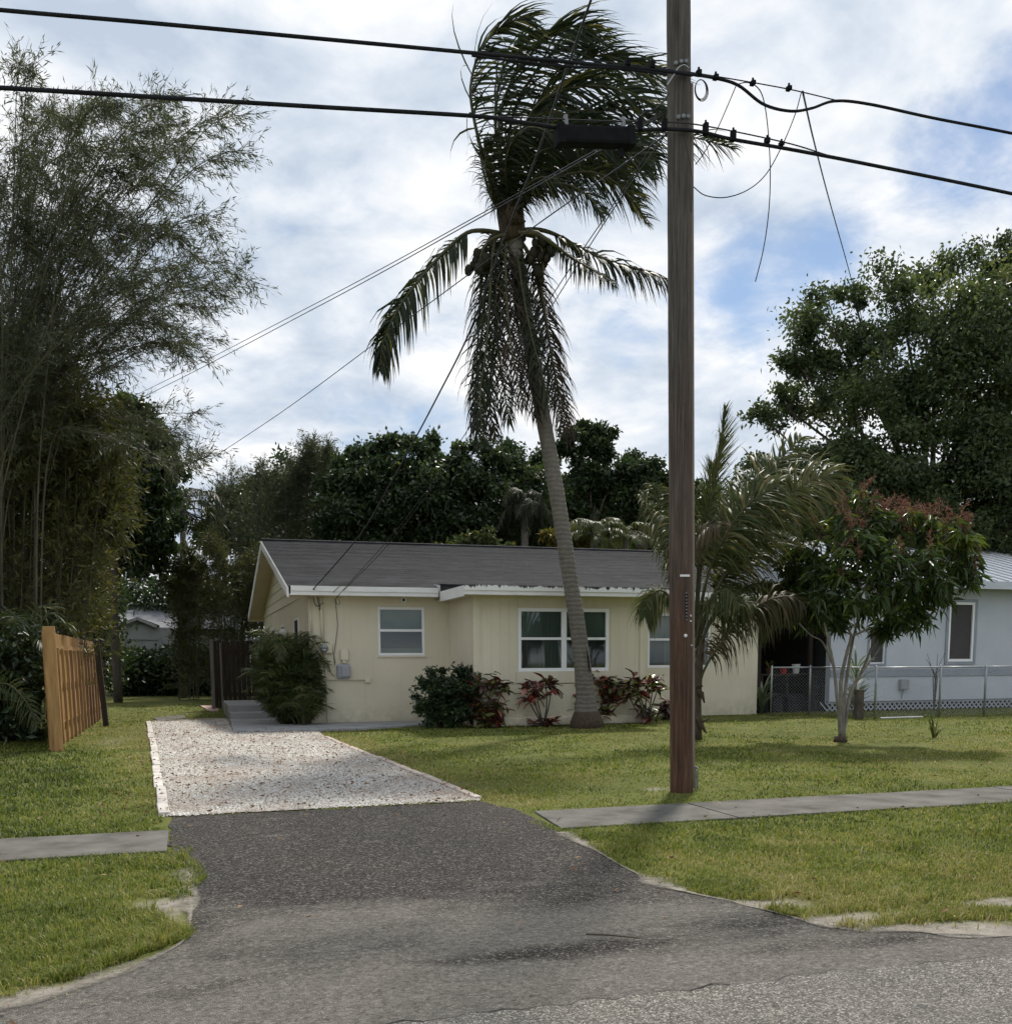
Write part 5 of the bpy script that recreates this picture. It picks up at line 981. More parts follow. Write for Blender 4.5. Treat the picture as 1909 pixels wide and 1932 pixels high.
# ---- bamboo: arching culms with feathery twigs
def bamboo(name, label, culms, nleaf, ll, lw, mat, leaf_from=0.35, twig=0.7, group=None, crad=0.02, spreadz=0.6, cat='bamboo', shade=(0.5, 0.2)):
    b0 = culms[0][0]; root = thing(name, label, cat, (b0[0], b0[1], 0), group); mb = MB(); P_, D_ = [], []; tw = MB()
    per = nleaf//len(culms)
    for pts in culms:
        pth = crom(pts, 22); A = np.array([tuple(p) for p in pth]); L_ = np.linalg.norm(A[-1]-A[0])
        mb.tube(pth, [crad*(1-0.9*(i/21)**0.8)+0.003 for i in range(22)], 4, cap=False)
        ntw = max(8, int(per/14)); tf = leaf_from + (0.96-leaf_from)*rng.random(ntw)**0.9; fi = tf*21; i0 = np.clip(fi.astype(int), 0, 20); f = (fi-i0)[:, None]
        B = A[i0]*(1-f) + A[i0+1]*f; T = unit(A[i0+1]-A[i0]); dr = unit(T*0.9 + rng.normal(0, 0.55, (ntw, 3)) - np.array([0, 0, 0.15]))
        tl = twig*rng.uniform(0.4, 1.2, ntw)*(1.15-0.6*tf); E = B + dr*tl[:, None]
        for k in range(0, ntw): tw.tube([B[k], E[k]], [0.005, 0.002], 3, cap=False)
        k = rng.integers(0, ntw, per); u = rng.random(per)[:, None]; P_.append(B[k]*(1-u) + E[k]*u + rng.normal(0, 0.03, (per, 3)))
        D_.append(dr[k]*0.8 + rng.normal(0, 0.5, (per, 3)) + np.array([0.1, 0, -0.25]))
    tag(mb.build('culms', 'culm', root), kind='stuff'); tag(tw.build('twigs', 'twig', root), kind='stuff')
    P_ = np.concatenate(P_); D_ = np.concatenate(D_); n = len(P_); leaves('foliage', P_, D_, ll*rng.uniform(0.6, 1.3, n), lw*rng.uniform(0.7, 1.2, n), mat, root, np.clip(rng.normal(*shade, n), 0, 1), fold=0.15); return root
# the great clump on the left: outer culms arch over to the right
BD = 23.0; cul = []
ends = [(470, 305, 250), (440, 210, 200), (465, 500, 430), (400, 690, 560), (330, 185, 165), (210, 215, 175), (280, 250, 200), (450, 560, 470), (430, 410, 340), (330, 360, 280), (380, 300, 230), (110, 220, 180), (60, 120, 110), (-60, 230, 190), (160, 240, 190), (410, 590, 500), (370, 520, 430), (420, 640, 560), (250, 330, 260), (300, 440, 350), (340, 620, 520), (-20, 300, 240), (80, 330, 240), (150, 400, 280), (200, 520, 400), (240, 640, 520), (390, 780, 700), (400, 860, 800), (-120, 360, 260), (60, 480, 330), (120, 620, 450), (270, 560, 450), (320, 540, 430), (350, 450, 350), (180, 290, 220), (230, 190, 170), (70, 270, 210), (-100, 420, 300), (260, 440, 350), (310, 280, 230), (360, 230, 200), (20, 400, 280), (340, 820, 700), (220, 420, 330), (140, 220, 180)]
for (ex, ey, hi) in ends:
    for rep in range(2):
        bx_ = random.uniform(-120, 90); d = BD + random.uniform(-2.5, 3); j = lambda s: random.gauss(0, s)
        ex2, ey2 = ex + j(18)*rep, ey + j(30)*rep; mx = bx_*0.55 + ex2*0.35 + j(10)
        cul.append([bp(bx_, d), DP(bx_*0.8+mx*0.2, 900 + j(40), d), DP(mx, 560 + (ey2-300)*0.45 + j(20), d+j(.5)), DP(mx*0.35 + ex2*0.65, hi*0.75 + ey2*0.25 + 60, d+j(.6)), DP(ex2, ey2, d+j(.8))])
bamboo('bamboo_clump', 'huge feathery bamboo clump arching over the left side', cul, 92000, 0.16, 0.021, 'bamboo_leaf', 0.28, 1.1, crad=0.022)
# its olive lower skirts hanging over the fence
cul = []
for k in range(60):
    x = random.uniform(-150, 215); d = random.uniform(21, 25.5); top = random.uniform(690, 900) + max(0, x-120)*1.0
    cul.append([bp(x*0.7, d), DP(x*0.85+random.gauss(0, 15), 1000, d), DP(x+random.gauss(0, 15), top, d), DP(x+random.gauss(20, 25), top+random.uniform(10, 90), d)])
for k in range(26):
    x = random.uniform(-160, 200); d = random.uniform(24.5, 28); top = random.uniform(640, 900) + max(0, x-100)*1.2
    cul.append([bp(x, d), DP(x, 1050, d), DP(x+random.gauss(0, 15), top, d), DP(x+random.gauss(20, 25), top+random.uniform(10, 90), d)])
bamboo('bamboo_clump', 'olive bamboo thicket with pale stems behind the timber fence', cul, 80000, 0.19, 0.042, 'bamboo_olive', 0.10, 1.1, crad=0.009)
# feathery bamboo behind the left end of the roof
for lab, xs_, tops, n, d in (('pale feathery bamboo farthest left behind the roof', (405, 470), (880, 960), 5000, 46), ('feathery bamboo rising behind the gable peak', (480, 560), (860, 930), 9000, 44), ('tallest feathery bamboo behind the left half of the roof', (555, 640), (830, 880), 11000, 45)):
    cul = []
    for k in range(20):
        x = random.uniform(*xs_); tpy = random.uniform(*tops); d2 = d + random.uniform(-1, 1)
        cul.append([bp((x+sum(xs_)/2)/2, d2), DP(x, 1060, d2), DP(x+random.gauss(0, 8), tpy+50, d2), DP(x+random.gauss(4, 12), tpy, d2)])
    bamboo('bamboo_stand', lab, cul, n, 0.20, 0.035, 'bamboo_leaf', 0.35, 1.1, 'bamboo behind the roof', 0.02, shade=(0.4, 0.2))
cul = []
for k in range(40):
    x = random.uniform(335, 500); d2 = 38 + random.uniform(-1.5, 1.5); tpy = 1015 + abs(x-420)*0.35 + random.uniform(0, 70)
    cul.append([bp(x, d2), DP(x, 1180, d2), DP(x+random.gauss(0, 8), tpy+30, d2), DP(x+random.gauss(0, 20), tpy, d2)])
bamboo('feathery_bush', 'dark olive feathery bush left of the gable, above the plank fence', cul, 34000, 0.18, 0.034, 'bamboo_olive', 0.05, 0.9, None, 0.012, cat='bush', shade=(0.2, 0.2))

# ---- palms in the background
def simple_palm(name, label, x, ytop, d, n, Lpx, mat, trunk_r=0.12, grav=0.3, group=None, Lm=0.6, droop=0.6, yb=None):
    b0 = bp(x, d); top = DP(x, ytop, d); root = thing(name, label, 'palm tree', b0, group); MB().tube([b0, b0.lerp(top, 0.5), top], [trunk_r*1.2, trunk_r, trunk_r*0.9], 8).build('trunk', 'palm_trunk', root, smooth=True)
    s0 = Lpx*d/FOC; dr0 = droop
    for k in range(n):
        s = s0*random.uniform(0.6, 1.25); droop = dr0*random.uniform(0.3, 1.3)
        a = 2*math.pi*k/n + random.uniform(-.2, .2); e = random.uniform(-0.3, 1.5); h = Vector((math.cos(a), math.sin(a), 0))*random.uniform(0.6, 1.0)
        pts = [top, top + h*s*0.35*math.cos(e*0.6) + Zv*s*0.35*math.sin(e), top + h*s*0.75 + Zv*s*(0.45*math.sin(e)-droop*0.25), top + h*s*1.0 + Zv*s*(0.3*math.sin(e)-droop*0.75)]
        frond(root, pts, npair=52, Lmax=Lm, wd=0.04, mat=mat, grav=grav, seg=3, rad=0.03, t0=0.15)
    return root
simple_palm('background_palm', 'coconut palm peeping out left of the feathery bamboo', 345, 960, 40, 13, 85, 'palm_leaf', Lm=0.8)
simple_palm('background_palm', 'shaggy cabbage palm behind the roof left of the palm trunk', 990, 945, 42, 26, 62, 'palm_leaf', 0.16, 0.5, Lm=0.7, droop=1.2)
simple_palm('background_palm', 'yellow-green feather palm right of the palm trunk above the roof', 1120, 1010, 38, 16, 66, 'areca_leaf', Lm=0.5)
simple_palm('background_palm', 'yellow-green feather palm beside the young palm above the roof', 1180, 1010, 39, 12, 56, 'areca_leaf', Lm=0.5)

# ---- clumping palms
def clump_palm(name, label, base, n, hmin, hmax, out_, mat='areca_leaf', Lm=0.32, npair=26, bias=Vector((0, 0, 0)), wd=0.03, grav=0.18, lean=0.0):
    root = thing(name, label, 'palm', base); base = Vector(base)
    for k in range(n):
        a = random.uniform(0, 2*math.pi); h = Vector((math.cos(a), math.sin(a), 0)); o = base + h*random.uniform(0, 0.22); H = random.uniform(hmin, hmax); r = random.uniform(0.4, 1.0)*out_
        pts = [o, o + h*r*0.25 + Zv*H*0.5 + bias*0.3, o + h*r*0.65 + Zv*H*0.9 + bias*0.7, o + h*r*1.1 + Zv*H*random.uniform(0.7, 0.95) + bias]
        frond(root, pts, npair=npair, Lmax=Lm, wd=wd, mat=mat, grav=grav, seg=3, rad=0.012, t0=0.22, shade=(0.45, 0.28), tipfrac=0.2)
    return root
clump_palm('areca_palm', 'bushy dark areca palm clump at the house corner by the steps', G(545, 1369), 90, 0.7, 2.3, 0.85, Lm=0.4, npair=30, wd=0.04)
ab = [o_ for o_ in C.objects if o_.name == 'areca_palm'][0]; cA = DP(545, 1285, G(545, 1369).dot(F0)); na = 7000; uu_ = unit(rng.normal(size=(na, 3)))*(rng.random(na)**0.4)[:, None]
pa = np.array(tuple(cA)) + uu_*np.array([0.68, 0.6, 0.92]); pa[:, 0] -= 0.12*(pa[:, 2]-1.0); leaves('inner_foliage', pa, uu_ + rng.normal(0, 0.6, (na, 3)) + np.array([0, 0, -0.3]), 0.26, 0.028, 'areca_leaf', ab, np.clip(rng.normal(0.3, 0.2, na), 0, 1))
clump_palm('areca_palm', 'low areca fronds hanging beside the areca clump over the wall base', G(575, 1371), 24, 0.35, 1.0, 0.65, Lm=0.36, wd=0.036)
clump_palm('fence_palm', 'green palm tops rising just behind the timber fence', Vector((FX-1.0, 20.6, 0)), 20, 1.9, 2.7, 1.0, 'areca_leaf', 0.55, 34, wd=0.045)
clump_palm('fence_palm', 'dark palm clump in deep shade left of the fence end', Vector((-4.2, 20.0, 0)), 30, 1.6, 3.0, 1.5, 'palm_leaf', 0.6, 34, wd=0.05)
clump_palm('fence_palm', 'shaded palm clump at the far left edge', Vector((-5.6, 18.6, 0)), 22, 1.4, 2.6, 1.4, 'palm_leaf', 0.6, 34, wd=0.05)
lf = thing('low_palm', 'single drooping palm frond poking out at the far left below the fence top', 'palm', G(-60, 1405))
frond(lf, [G(-60, 1405), DP(-40, 1310, 17.2), DP(10, 1290, 17.1), DP(50, 1325, 17.0), DP(72, 1372, 16.9)], 44, 0.42, 0.035, 'areca_leaf', 0.10, t0=0.3, nrm=VN, shade=(0.6, 0.2))
# undergrowth wall that keeps the ground behind the fence in deep shade
hedge('undergrowth', 'dense dark undergrowth left of the fence end', -160, 50, 1190, 1395, 19.5, 16000, 'shrub_leaf', 0.16, 0.07, 1.6)

# ---- mango tree
mb0 = G(1585, 1400); MD = mb0.dot(F0)
mg = thing('mango_tree', 'mango tree with red flower sprays and forked pale trunk on the lawn', 'tree', mb0)
def mz(x, y): return ((1380 + x*0.2829)*0.9943, (900 + y*0.2829)*0.9943)
stems = [([(760, 1790), (750, 1600), (735, 1500), (715, 1300), (680, 1130), (650, 1000), (600, 880)], 9, -.3), ([(765, 1790), (770, 1600), (760, 1400), (800, 1200), (830, 1080), (780, 1000), (740, 930)], 10, 0), ([(770, 1790), (800, 1600), (830, 1450), (900, 1330), (960, 1180), (1030, 1050), (1100, 950)], 9, .2), ([(765, 1790), (785, 1500), (810, 1300), (840, 1120), (880, 950), (900, 800)], 8, .3), ([(830, 1090), (920, 1050), (1040, 1000), (1200, 900)], 5, 0), ([(715, 1300), (640, 1130), (560, 1080), (480, 1000)], 4, -.3), ([(900, 1330), (1000, 1200), (1060, 1100)], 4, .2)]
tk = MB()
for q, wpx, dz in stems:
    pth = crom([DP(*mz(*p), MD + dz*min(1, i/2)) for i, p in enumerate(q)], 16); r0 = wpx*0.44*MD/FOC
    tk.tube(pth, [r0*(1.1-0.75*i/15) for i in range(16)], 8)
tk.build('trunk', 'bark_pale', mg, smooth=True)
MB().tube([mb0, mb0+Vector((0, 0, 0.10))], [0.12, 0.10], 10).build('trunk_foot', 'husk_fibre', mg, smooth=True)
mbl = [(480, 560, 120, 0.8), (400, 720, 120, 1.2), (330, 820, 100, 1.4), (1560, 520, 120, 0), (1330, 700, 150, -0.4), (1000, 560, 170, -0.5), (820, 380, 150, -0.2), (620, 420, 150, 0.3), (880, 260, 150, 0), (1050, 420, 150, 0.2), (800, 520, 180, -0.4), (1250, 380, 150, 0), (1500, 400, 120, -0.2), (1420, 560, 150, 0.2), (1200, 650, 190, -0.5), (950, 720, 200, -0.5), (700, 760, 180, 0), (1560, 680, 110, 0), (1600, 620, 80, 0.2), (560, 640, 130, 0.6), (1380, 850, 110, -0.2), (560, 930, 90, 0.1), (640, 860, 110, -0.2), (720, 950, 80, 0), (1180, 940, 90, -.2), (1100, 900, 150, 0.3), (850, 900, 120, 0.5), (480, 800, 120, 0.8), (1280, 970, 90, 0), (640, 950, 90, 0.5), (1060, 1020, 60, 0), (380, 900, 90, 1.0), (1000, 300, 100, 0), (1180, 300, 90, 0.4)]
P_, D_, R_ = [], [], []; pan = []
tw = MB()
for (x, y, r, dz) in mbl:
    c = DP(*mz(x, y), MD+dz*1.2); rr = r*0.2813*MD/FOC; nt_ = int(9 + 30*(rr/0.5)**2*0.55)
    u = unit(rng.normal(size=(nt_, 3))); cc = np.array(tuple(c)) + u*(rr*rng.uniform(0.3, 1.0, nt_)**0.5)[:, None]
    for k in range(nt_):
        tw.tube([c, c.lerp(Vector(cc[k]), 0.6), Vector(cc[k])], [0.012, 0.008, 0.004], 3, cap=False)
        nl = random.randint(11, 17); a = rng.uniform(0, 6.28, nl); el_ = rng.uniform(-1.1, 0.45, nl)
        dd = np.stack([np.cos(a)*np.cos(el_), np.sin(a)*np.cos(el_), np.sin(el_)], 1); P_.append(np.repeat(cc[k][None], nl, 0) + dd*0.02 + rng.normal(0, 0.03, (nl, 3))); D_.append(dd)
        young = 0.82 if (rng.random() < 0.45 and y < 560) else 0.36
        R_.append(np.clip(rng.normal(young, 0.16, nl), 0, 1))
        if y < 460 and x > 700 and u[k][2] > -0.35 and rng.random() < 0.8: pan.append(cc[k])
        elif y < 620 and u[k][1] < -0.1 and rng.random() < 0.22: pan.append(cc[k])
        elif y < 900 and u[k][1] < -0.5 and rng.random() < 0.08: pan.append(cc[k])
tag(tw.build('twigs', 'twig', mg), kind='stuff')
P_ = np.concatenate(P_); D_ = np.concatenate(D_); n = len(P_); leaves('crown', P_, D_, 0.21*rng.uniform(0.7, 1.25, n), 0.05*rng.uniform(0.8, 1.2, n), 'mango_leaf', mg, np.concatenate(R_), droop=0.35)
for c in pan:                                        # flower sprays
    P2, D2, L2 = [], [], []; ax = unit(np.array([rng.normal(0, 0.45), rng.normal(0, 0.45) - 0.25, 1.0])); H = rng.uniform(0.22, 0.42)
    for k in range(26):
        f = k/26; b_ = c + ax*H*f; dr = unit(ax*0.5 + rng.normal(0, 0.8, 3)); ln = (1-f*0.8)*0.16*rng.uniform(0.6, 1.1); P2.append(b_); D2.append(dr); L2.append(ln)
        for j in range(2): P2.append(b_ + dr*ln*rng.uniform(0.3, 1)); D2.append(unit(dr + rng.normal(0, 0.9, 3))); L2.append(0.05)
    P2.append(c); D2.append(ax); L2.append(H)
    leaves('flower_spray', P2, D2, np.array(L2), 0.011, 'panicle', mg)

# ---- shrubs along the front wall
sg = G(838, 1372)
blob_tree('green_shrub', 'rounded dark green shrub in the corner of the front wall', sg, 0.04, sg+Vector((0, 0, 0.5)), [(815, 1285, 24, 0), (850, 1280, 26, 0), (880, 1285, 22, 0), (805, 1320, 24, 0), (845, 1320, 34, -.2), (880, 1320, 28, 0), (820, 1350, 22, -.1), (860, 1352, 26, -.2), (870, 1265, 12, 0), (890, 1350, 20, 0), (800, 1290, 14, 0), (885, 1262, 8, .1), (830, 1300, 34, -.3), (865, 1300, 34, -.3), (835, 1340, 34, -.35), (865, 1345, 30, -.35), (810, 1345, 26, -.3)], sg.dot(F0), 10500, 0.085, 0.05, 'shrub_leaf', cat='shrub', tufts=4.0, tuft_r=0.15)
# crotons, leaf by leaf
def croton_leaf_mesh(col, nm):
    n = 6; V = []; F = []
    for i in range(n+1):
        f = i/n; wd = 0.045*math.sin(math.pi*min(1, 0.06+f*0.94))**0.8; z = -0.10*f*f
        V += [(-wd, f*0.21, z+0.018), (0, f*0.21, z), (wd, f*0.21, z+0.018)]
    for i in range(n): k = 3*i; F += [(k, k+1, k+4, k+3), (k+1, k+2, k+5, k+4)]
    me = bpy.data.meshes.new('leaf'); me.from_pydata(V, [], F); me.materials.append(MAT[col]); me.polygons.foreach_set('use_smooth', np.ones(len(F), dtype=bool)); return me
plain('croton_red', (0.10, 0.016, 0.016), (0.21, 0.05, 0.032), 30, 0.35, spec=0.5); plain('croton_dark', (0.035, 0.018, 0.016), (0.085, 0.032, 0.026), 30, 0.35, spec=0.5)
plain('croton_green', (0.04, 0.07, 0.02), (0.14, 0.13, 0.03), 30, 0.35, spec=0.5); plain('croton_pink', (0.28, 0.09, 0.07), (0.42, 0.20, 0.14), 30, 0.35, spec=0.5); plain('croton_lime', (0.12, 0.16, 0.03), (0.26, 0.25, 0.06), 30, 0.35, spec=0.5)
CM = {c: croton_leaf_mesh('croton_'+c, c) for c in ('red', 'dark', 'green', 'pink', 'lime')}
def croton(label, bx_, by_, heads, weights, stems_vis=True):
    b0 = G(bx_, by_); d = b0.dot(F0); root = thing('croton_shrub', label, 'shrub', b0, 'crotons along the front wall'); st_ = MB()
    for (x, y, r, nl) in heads:
        c = DP(x, y, d + random.uniform(-.15, .15)); st_.tube(crom([b0, b0.lerp(c, 0.5)+Vector((random.uniform(-.05, .05), 0, 0.02)), c], 6), [0.02, .018, .016, .014, .012, .008], 5)
        rr = r*d/FOC
        for k in range(int(nl*1.7)):
            a = random.uniform(0, 6.283); e = random.uniform(-0.5, 1.1); h = c + Vector((random.gauss(0, .3), random.gauss(0, .3), random.gauss(0, .35)))*rr
            o = bpy.data.objects.new('leaf', CM[random.choices(list(weights), list(weights.values()))[0]]); C.objects.link(o); o.parent = root; o.location = h - b0
            s = random.uniform(0.85, 1.35); o.scale = (s, s, s); o.rotation_euler = (e, random.uniform(-.5, .5), a)
    st_.build('stems', 'twig', root, smooth=True)
croton('dark red croton with green tips beside the green shrub', 915, 1373, [(885, 1310, 26, 20), (905, 1295, 24, 16), (930, 1290, 26, 20), (950, 1300, 20, 14), (900, 1340, 30, 26), (935, 1335, 26, 22), (915, 1358, 26, 24), (940, 1355, 20, 14)], dict(red=2, dark=5, green=5, pink=1.2, lime=0.8))
croton('small red croton on bare stems below the big window', 1025, 1371, [(1005, 1297, 26, 16), (1030, 1290, 24, 14), (1040, 1300, 16, 8), (1012, 1312, 22, 10), (995, 1318, 10, 5), (1036, 1362, 12, 8), (1008, 1365, 10, 6)], dict(red=4, dark=5, green=1, pink=1))
croton('broad red croton half hidden behind the palm trunk', 1125, 1366, [(1082, 1295, 24, 16), (1080, 1315, 22, 14), (1130, 1285, 22, 16), (1150, 1290, 22, 16), (1135, 1310, 26, 20), (1155, 1320, 20, 12), (1110, 1280, 20, 12), (1140, 1345, 26, 20), (1085, 1335, 18, 10), (1165, 1300, 14, 8)], dict(red=5, dark=3, green=3, lime=1.5, pink=1))
croton('upright red and lime croton right of the palm trunk', 1218, 1366, [(1192, 1290, 24, 18), (1205, 1305, 22, 16), (1185, 1310, 20, 10), (1232, 1290, 18, 12), (1240, 1302, 16, 10), (1215, 1345, 16, 14), (1222, 1358, 16, 14), (1225, 1280, 12, 6)], dict(red=4, dark=3, green=3, lime=3))
croton('low dark croton between the lime croton and the utility pole', 1258, 1358, [(1248, 1340, 16, 12), (1262, 1335, 16, 12), (1255, 1348, 16, 10)], dict(dark=6, green=1))
# strap-leaved plants
def strap_plant(name, label, base, n, ln, wd, mat, up=0.8, sp=0.5, h=0.0, droop=0.5):
    root = thing(name, label, 'plant', base); V = []; F = []; RN = []
    for k in range(n):
        a = random.uniform(0, 6.283); L_ = ln*random.uniform(0.6, 1.15); h_ = Vector((math.cos(a), math.sin(a), 0)); p = Vector(base) + h_*0.03 + Zv*(h*random.random()); d = (h_*random.uniform(0.2, 1)*sp + Zv*up).normalized(); sd_ = Vector((-h_.y, h_.x, 0)); k0 = len(V)
        for i in range(6):
            w_ = wd*math.sin(math.pi*(0.15+0.8*i/5)) if i < 5 else 0.002; V += [tuple(p-sd_*w_/2), tuple(p+sd_*w_/2)]; d = (d + Vector((0, 0, -droop*0.25*(1+i*0.4)))).normalized(); p = p + d*L_/5
        for i in range(5): F.append((k0+2*i, k0+2*i+1, k0+2*i+3, k0+2*i+2))
        RN += [random.random()]*5
    npmesh('foliage', V, np.array(F), mat, root, RN); 
    if h > 0.1: MB().tube([base, Vector(base)+Zv*h], [0.03, 0.02], 6).build('stem', 'twig', root)
    return root
strap_plant('lawn_sprout', 'spiky little palm sprout alone on the right lawn', G(1762, 1392), 16, 0.42, 0.035, 'young_palm_leaf', 0.9, 0.5)
strap_plant('strap_plant', 'broad strap-leaved plant against the right corner of the cream house', G(1436, 1346), 26, 0.75, 0.08, 'stripe_leaf', 0.8, 0.7, 0.55)
strap_plant('strap_plant', 'variegated strap-leaved plant rising behind the mango trunk', G(1612, 1352), 60, 0.85, 0.06, 'stripe_leaf', 0.7, 0.9, 1.25)
for k, (x, lab) in enumerate(((1500, 'leafy potted plant in the clay pot on the porch'),)):
    pq = VP(1452, 1244, Vector((0, 24.4, 0)), Vector((0, 1, 0))); strap_plant('potted_plant', lab, Vector((pq.x, 24.4, 1.18)), 16, 0.3, 0.04, 'areca_leaf', 0.8, 0.6)
tw_ = MB(); bq = VP(1765, 1268, Vector((0, 22.8, 0)), Vector((0, 1, 0))); bq.z = 0
for k in range(7): tw_.tube([bq, bq+Vector((random.uniform(-.1, .1), 0, 0.9)), bq+Vector((random.uniform(-.5, .5), random.uniform(-.2, .2), random.uniform(1.2, 1.6)))], [0.015, 0.01, 0.004], 4)
tag(tw_.build('bare_shrub', 'twig'), 'bare twiggy shrub under the narrow window of the pale house', 'shrub')

# ================================================================== utility pole and lines
pb = G(1286, 1495); PYL = pb.y
m, t, b = new_mat('pole_wood'); v = pos(t)
g = nd(t, 'ShaderNodeNewGeometry'); sx = nd(t, 'ShaderNodeSeparateXYZ'); t.links.new(g.outputs['Position'], sx.inputs[0])
gr_ = noise(t, pos(t, (14, 14, 0.5)), 3.0, 9, 0.7); gr2 = noise(t, pos(t, (40, 40, 0.6)), 2.0, 6, 0.7)
low = ramp(t, gr_, [(0.28, (0.024, 0.011, 0.006)), (0.5, (0.082, 0.038, 0.020)), (0.72, (0.165, 0.092, 0.055))]); upc = ramp(t, gr_, [(0.28, (0.034, 0.029, 0.024)), (0.5, (0.086, 0.076, 0.065)), (0.74, (0.17, 0.153, 0.134))])
wz = nd(t, 'ShaderNodeMapRange', interpolation_type='SMOOTHSTEP'); wz.inputs['From Min'].default_value = 0.3; wz.inputs['From Max'].default_value = 5.8; t.links.new(mth(t, 'ADD', sx.outputs['Z'], mth(t, 'MULTIPLY', mth(t, 'SUBTRACT', noise(t, pos(t, (5, 5, 0.35)), 2, 5), 0.5), 4.0)), wz.inputs['Value'])
cc_ = mix(t, wz.outputs[0], low, upc); cr = ramp(t, gr2, [(0.34, (0.2, 0.17, 0.15)), (0.47, (1, 1, 1))])
t.links.new(mix(t, 1.0, cc_, cr, 'MULTIPLY'), b.inputs['Base Color']); b.inputs['Roughness'].default_value = 0.85; bump(t, b, mth(t, 'ADD', gr_, gr2), 0.6, 0.02); MAT['pole_wood'] = m
plain('pole_strip', (0.16, 0.13, 0.105), (0.24, 0.20, 0.165), 5, 0.7, stretch=(1, 1, 0.3)); plain('tag_white', (0.75, 0.75, 0.73)); plain('wire_black', (0.012, 0.012, 0.014), (0.03, 0.03, 0.033), 8, 0.5); plain('cable_grey', (0.014, 0.015, 0.018), (0.028, 0.03, 0.034), 4, 0.7, spec=0.06)
plain('wire_blue', (0.03, 0.045, 0.09))
pole = thing('utility_pole', 'tall reddish-brown wooden utility pole on the lawn by the pavement', 'utility pole', pb)
ptop = VY(1279, -220, PYL); n = 60; pts = [pb.lerp(ptop, i/(n-1)) + Vector((0, 0, -0.3 if i == 0 else 0)) for i in range(n)]
PR = [0.126 - 0.008*i/(n-1) + random.uniform(-.0012, .0012) for i in range(n)]
shaft = MB().tube(pts, PR, 28).build('shaft', 'pole_wood', pole, smooth=True)
fwd = Vector((F0.x, F0.y, 0)); 
def onpole(x, y, off=0.0):                           # spot on the near face of the pole
    p = VY(x, y, PYL); c_ = pb + (ptop-pb)*((p.z-pb.z)/(ptop.z-pb.z)); dx = (p-c_).dot(R0); rr_ = 0.122; dx = max(-rr_*0.98, min(rr_*0.98, dx)); return c_ + R0*dx - fwd*(math.sqrt(rr_*rr_-dx*dx)+off)
MB().tube([onpole(1304, y, 0.004) for y in range(1485, 150, -60)], 0.022, 6).build('ground_wire_moulding', 'pole_strip', pole, smooth=True)
def tagbox(x0, y0, x1, y1, mat, name, th=0.006):
    a = onpole((x0+x1)/2, (y0+y1)/2, 0.004); hw = (x1-x0)/2*a.dot(F0)/FOC; hh = (y1-y0)/2*a.dot(F0)/FOC; MB().obox(a, R0, fwd, Zv, hw, th, hh).build(name, mat, pole, bevel=0.001)
tagbox(1279, 1086, 1297, 1090, 'tag_white', 'marker_plate'); tagbox(1289, 1120, 1292.4, 1172, 'black_rubber', 'number_strip', 0.008)
for k in range(9): tagbox(1289.3, 1119+k*6.2, 1291.6, 1122+k*6.2, 'dull_steel', 'number_stud', 0.011)
def disc(x, y, r, mat, name): a = onpole(x, y, 0.0); MB().tube([a, a-fwd*0.015, a-fwd*0.02], [r, r, r*0.6], 12).build(name, mat, pole)
disc(1289, 1200, 0.018, 'tag_white', 'marker_disc'); disc(1299, 1163, 0.010, 'tag_white', 'nail_head'); disc(1299, 1173, 0.010, 'tag_white', 'nail_head'); disc(1301, 1218, 0.008, 'tag_white', 'nail_head')
for x in (1272, 1281, 1290): disc(x, 130, 0.02, 'dull_steel', 'bolt'); disc(x+4, 232, 0.022, 'dull_steel', 'bolt')
rods = MB()
for x, h in ((1311, 0.26), (1315, 0.22)): p = G(x, 1491); rods.tube([p, p+Vector((0, 0, h))], 0.009, 6)
rods.tube([G(1310, 1491)+Vector((0, 0, .26)), G(1317, 1491)+Vector((0, 0, 0.24))], 0.012, 6); tag(rods.build('ground_rod', 'dull_steel'), 'pair of short metal ground rods at the foot of the pole', 'ground rod')
# lines along the street, in the plane of the pole
def line(name, label, px, r, mat='wire_black', Y=PYL, n=None, ends=None, nseg=6):
    pts = [VY(x, y, Y-0.16) for x, y in px]
    if ends: pts = [ends[0]] + pts
    c_ = crom(pts, n or len(pts)*6); o = MB().tube(c_, r, nseg).build(name, mat, smooth=True); return tag(o, label, 'cable')
up_ = line('street_cable', 'upper thick black cable crossing the sky to the pole', [(-420, -22), (0, 18), (300, 44), (600, 72), (890, 99), (1080, 117), (1258, 134), (1306, 141)], 0.017, 'cable_grey')
line('street_cable', 'upper thick cable drooping away right of the pole', [(1300, 139), (1345, 146), (1392, 160), (1440, 196), (1490, 209), (1530, 204), (1575, 190), (1640, 196), (1760, 222), (1909, 251), (2300, 330)], 0.015, 'cable_grey')
line('street_strand', 'thin upper support strand right of the pole', [(1258, 130), (1330, 140), (1480, 166), (1575, 188)], 0.006)
line('street_strand', 'thin upper support strand left of the pole above the cable', [(1060, 108), (1180, 120), (1258, 130)], 0.005)
line('street_cable', 'second black cable lashed below the upper cable left of the pole', [(890, 104), (960, 113), (1060, 124), (1160, 128), (1258, 140)], 0.012, 'cable_grey')
line('street_cable', 'lower thick black cable running in from the left', [(-420, 143), (0, 165), (300, 183), (600, 201), (890, 218), (960, 227), (1050, 240)], 0.019, 'cable_grey')
line('street_cable', 'lower thick cable between the splice case and the right edge', [(1190, 246), (1258, 243), (1320, 248), (1380, 262), (1500, 283), (1650, 312), (1909, 365), (2300, 450)], 0.018, 'cable_grey')
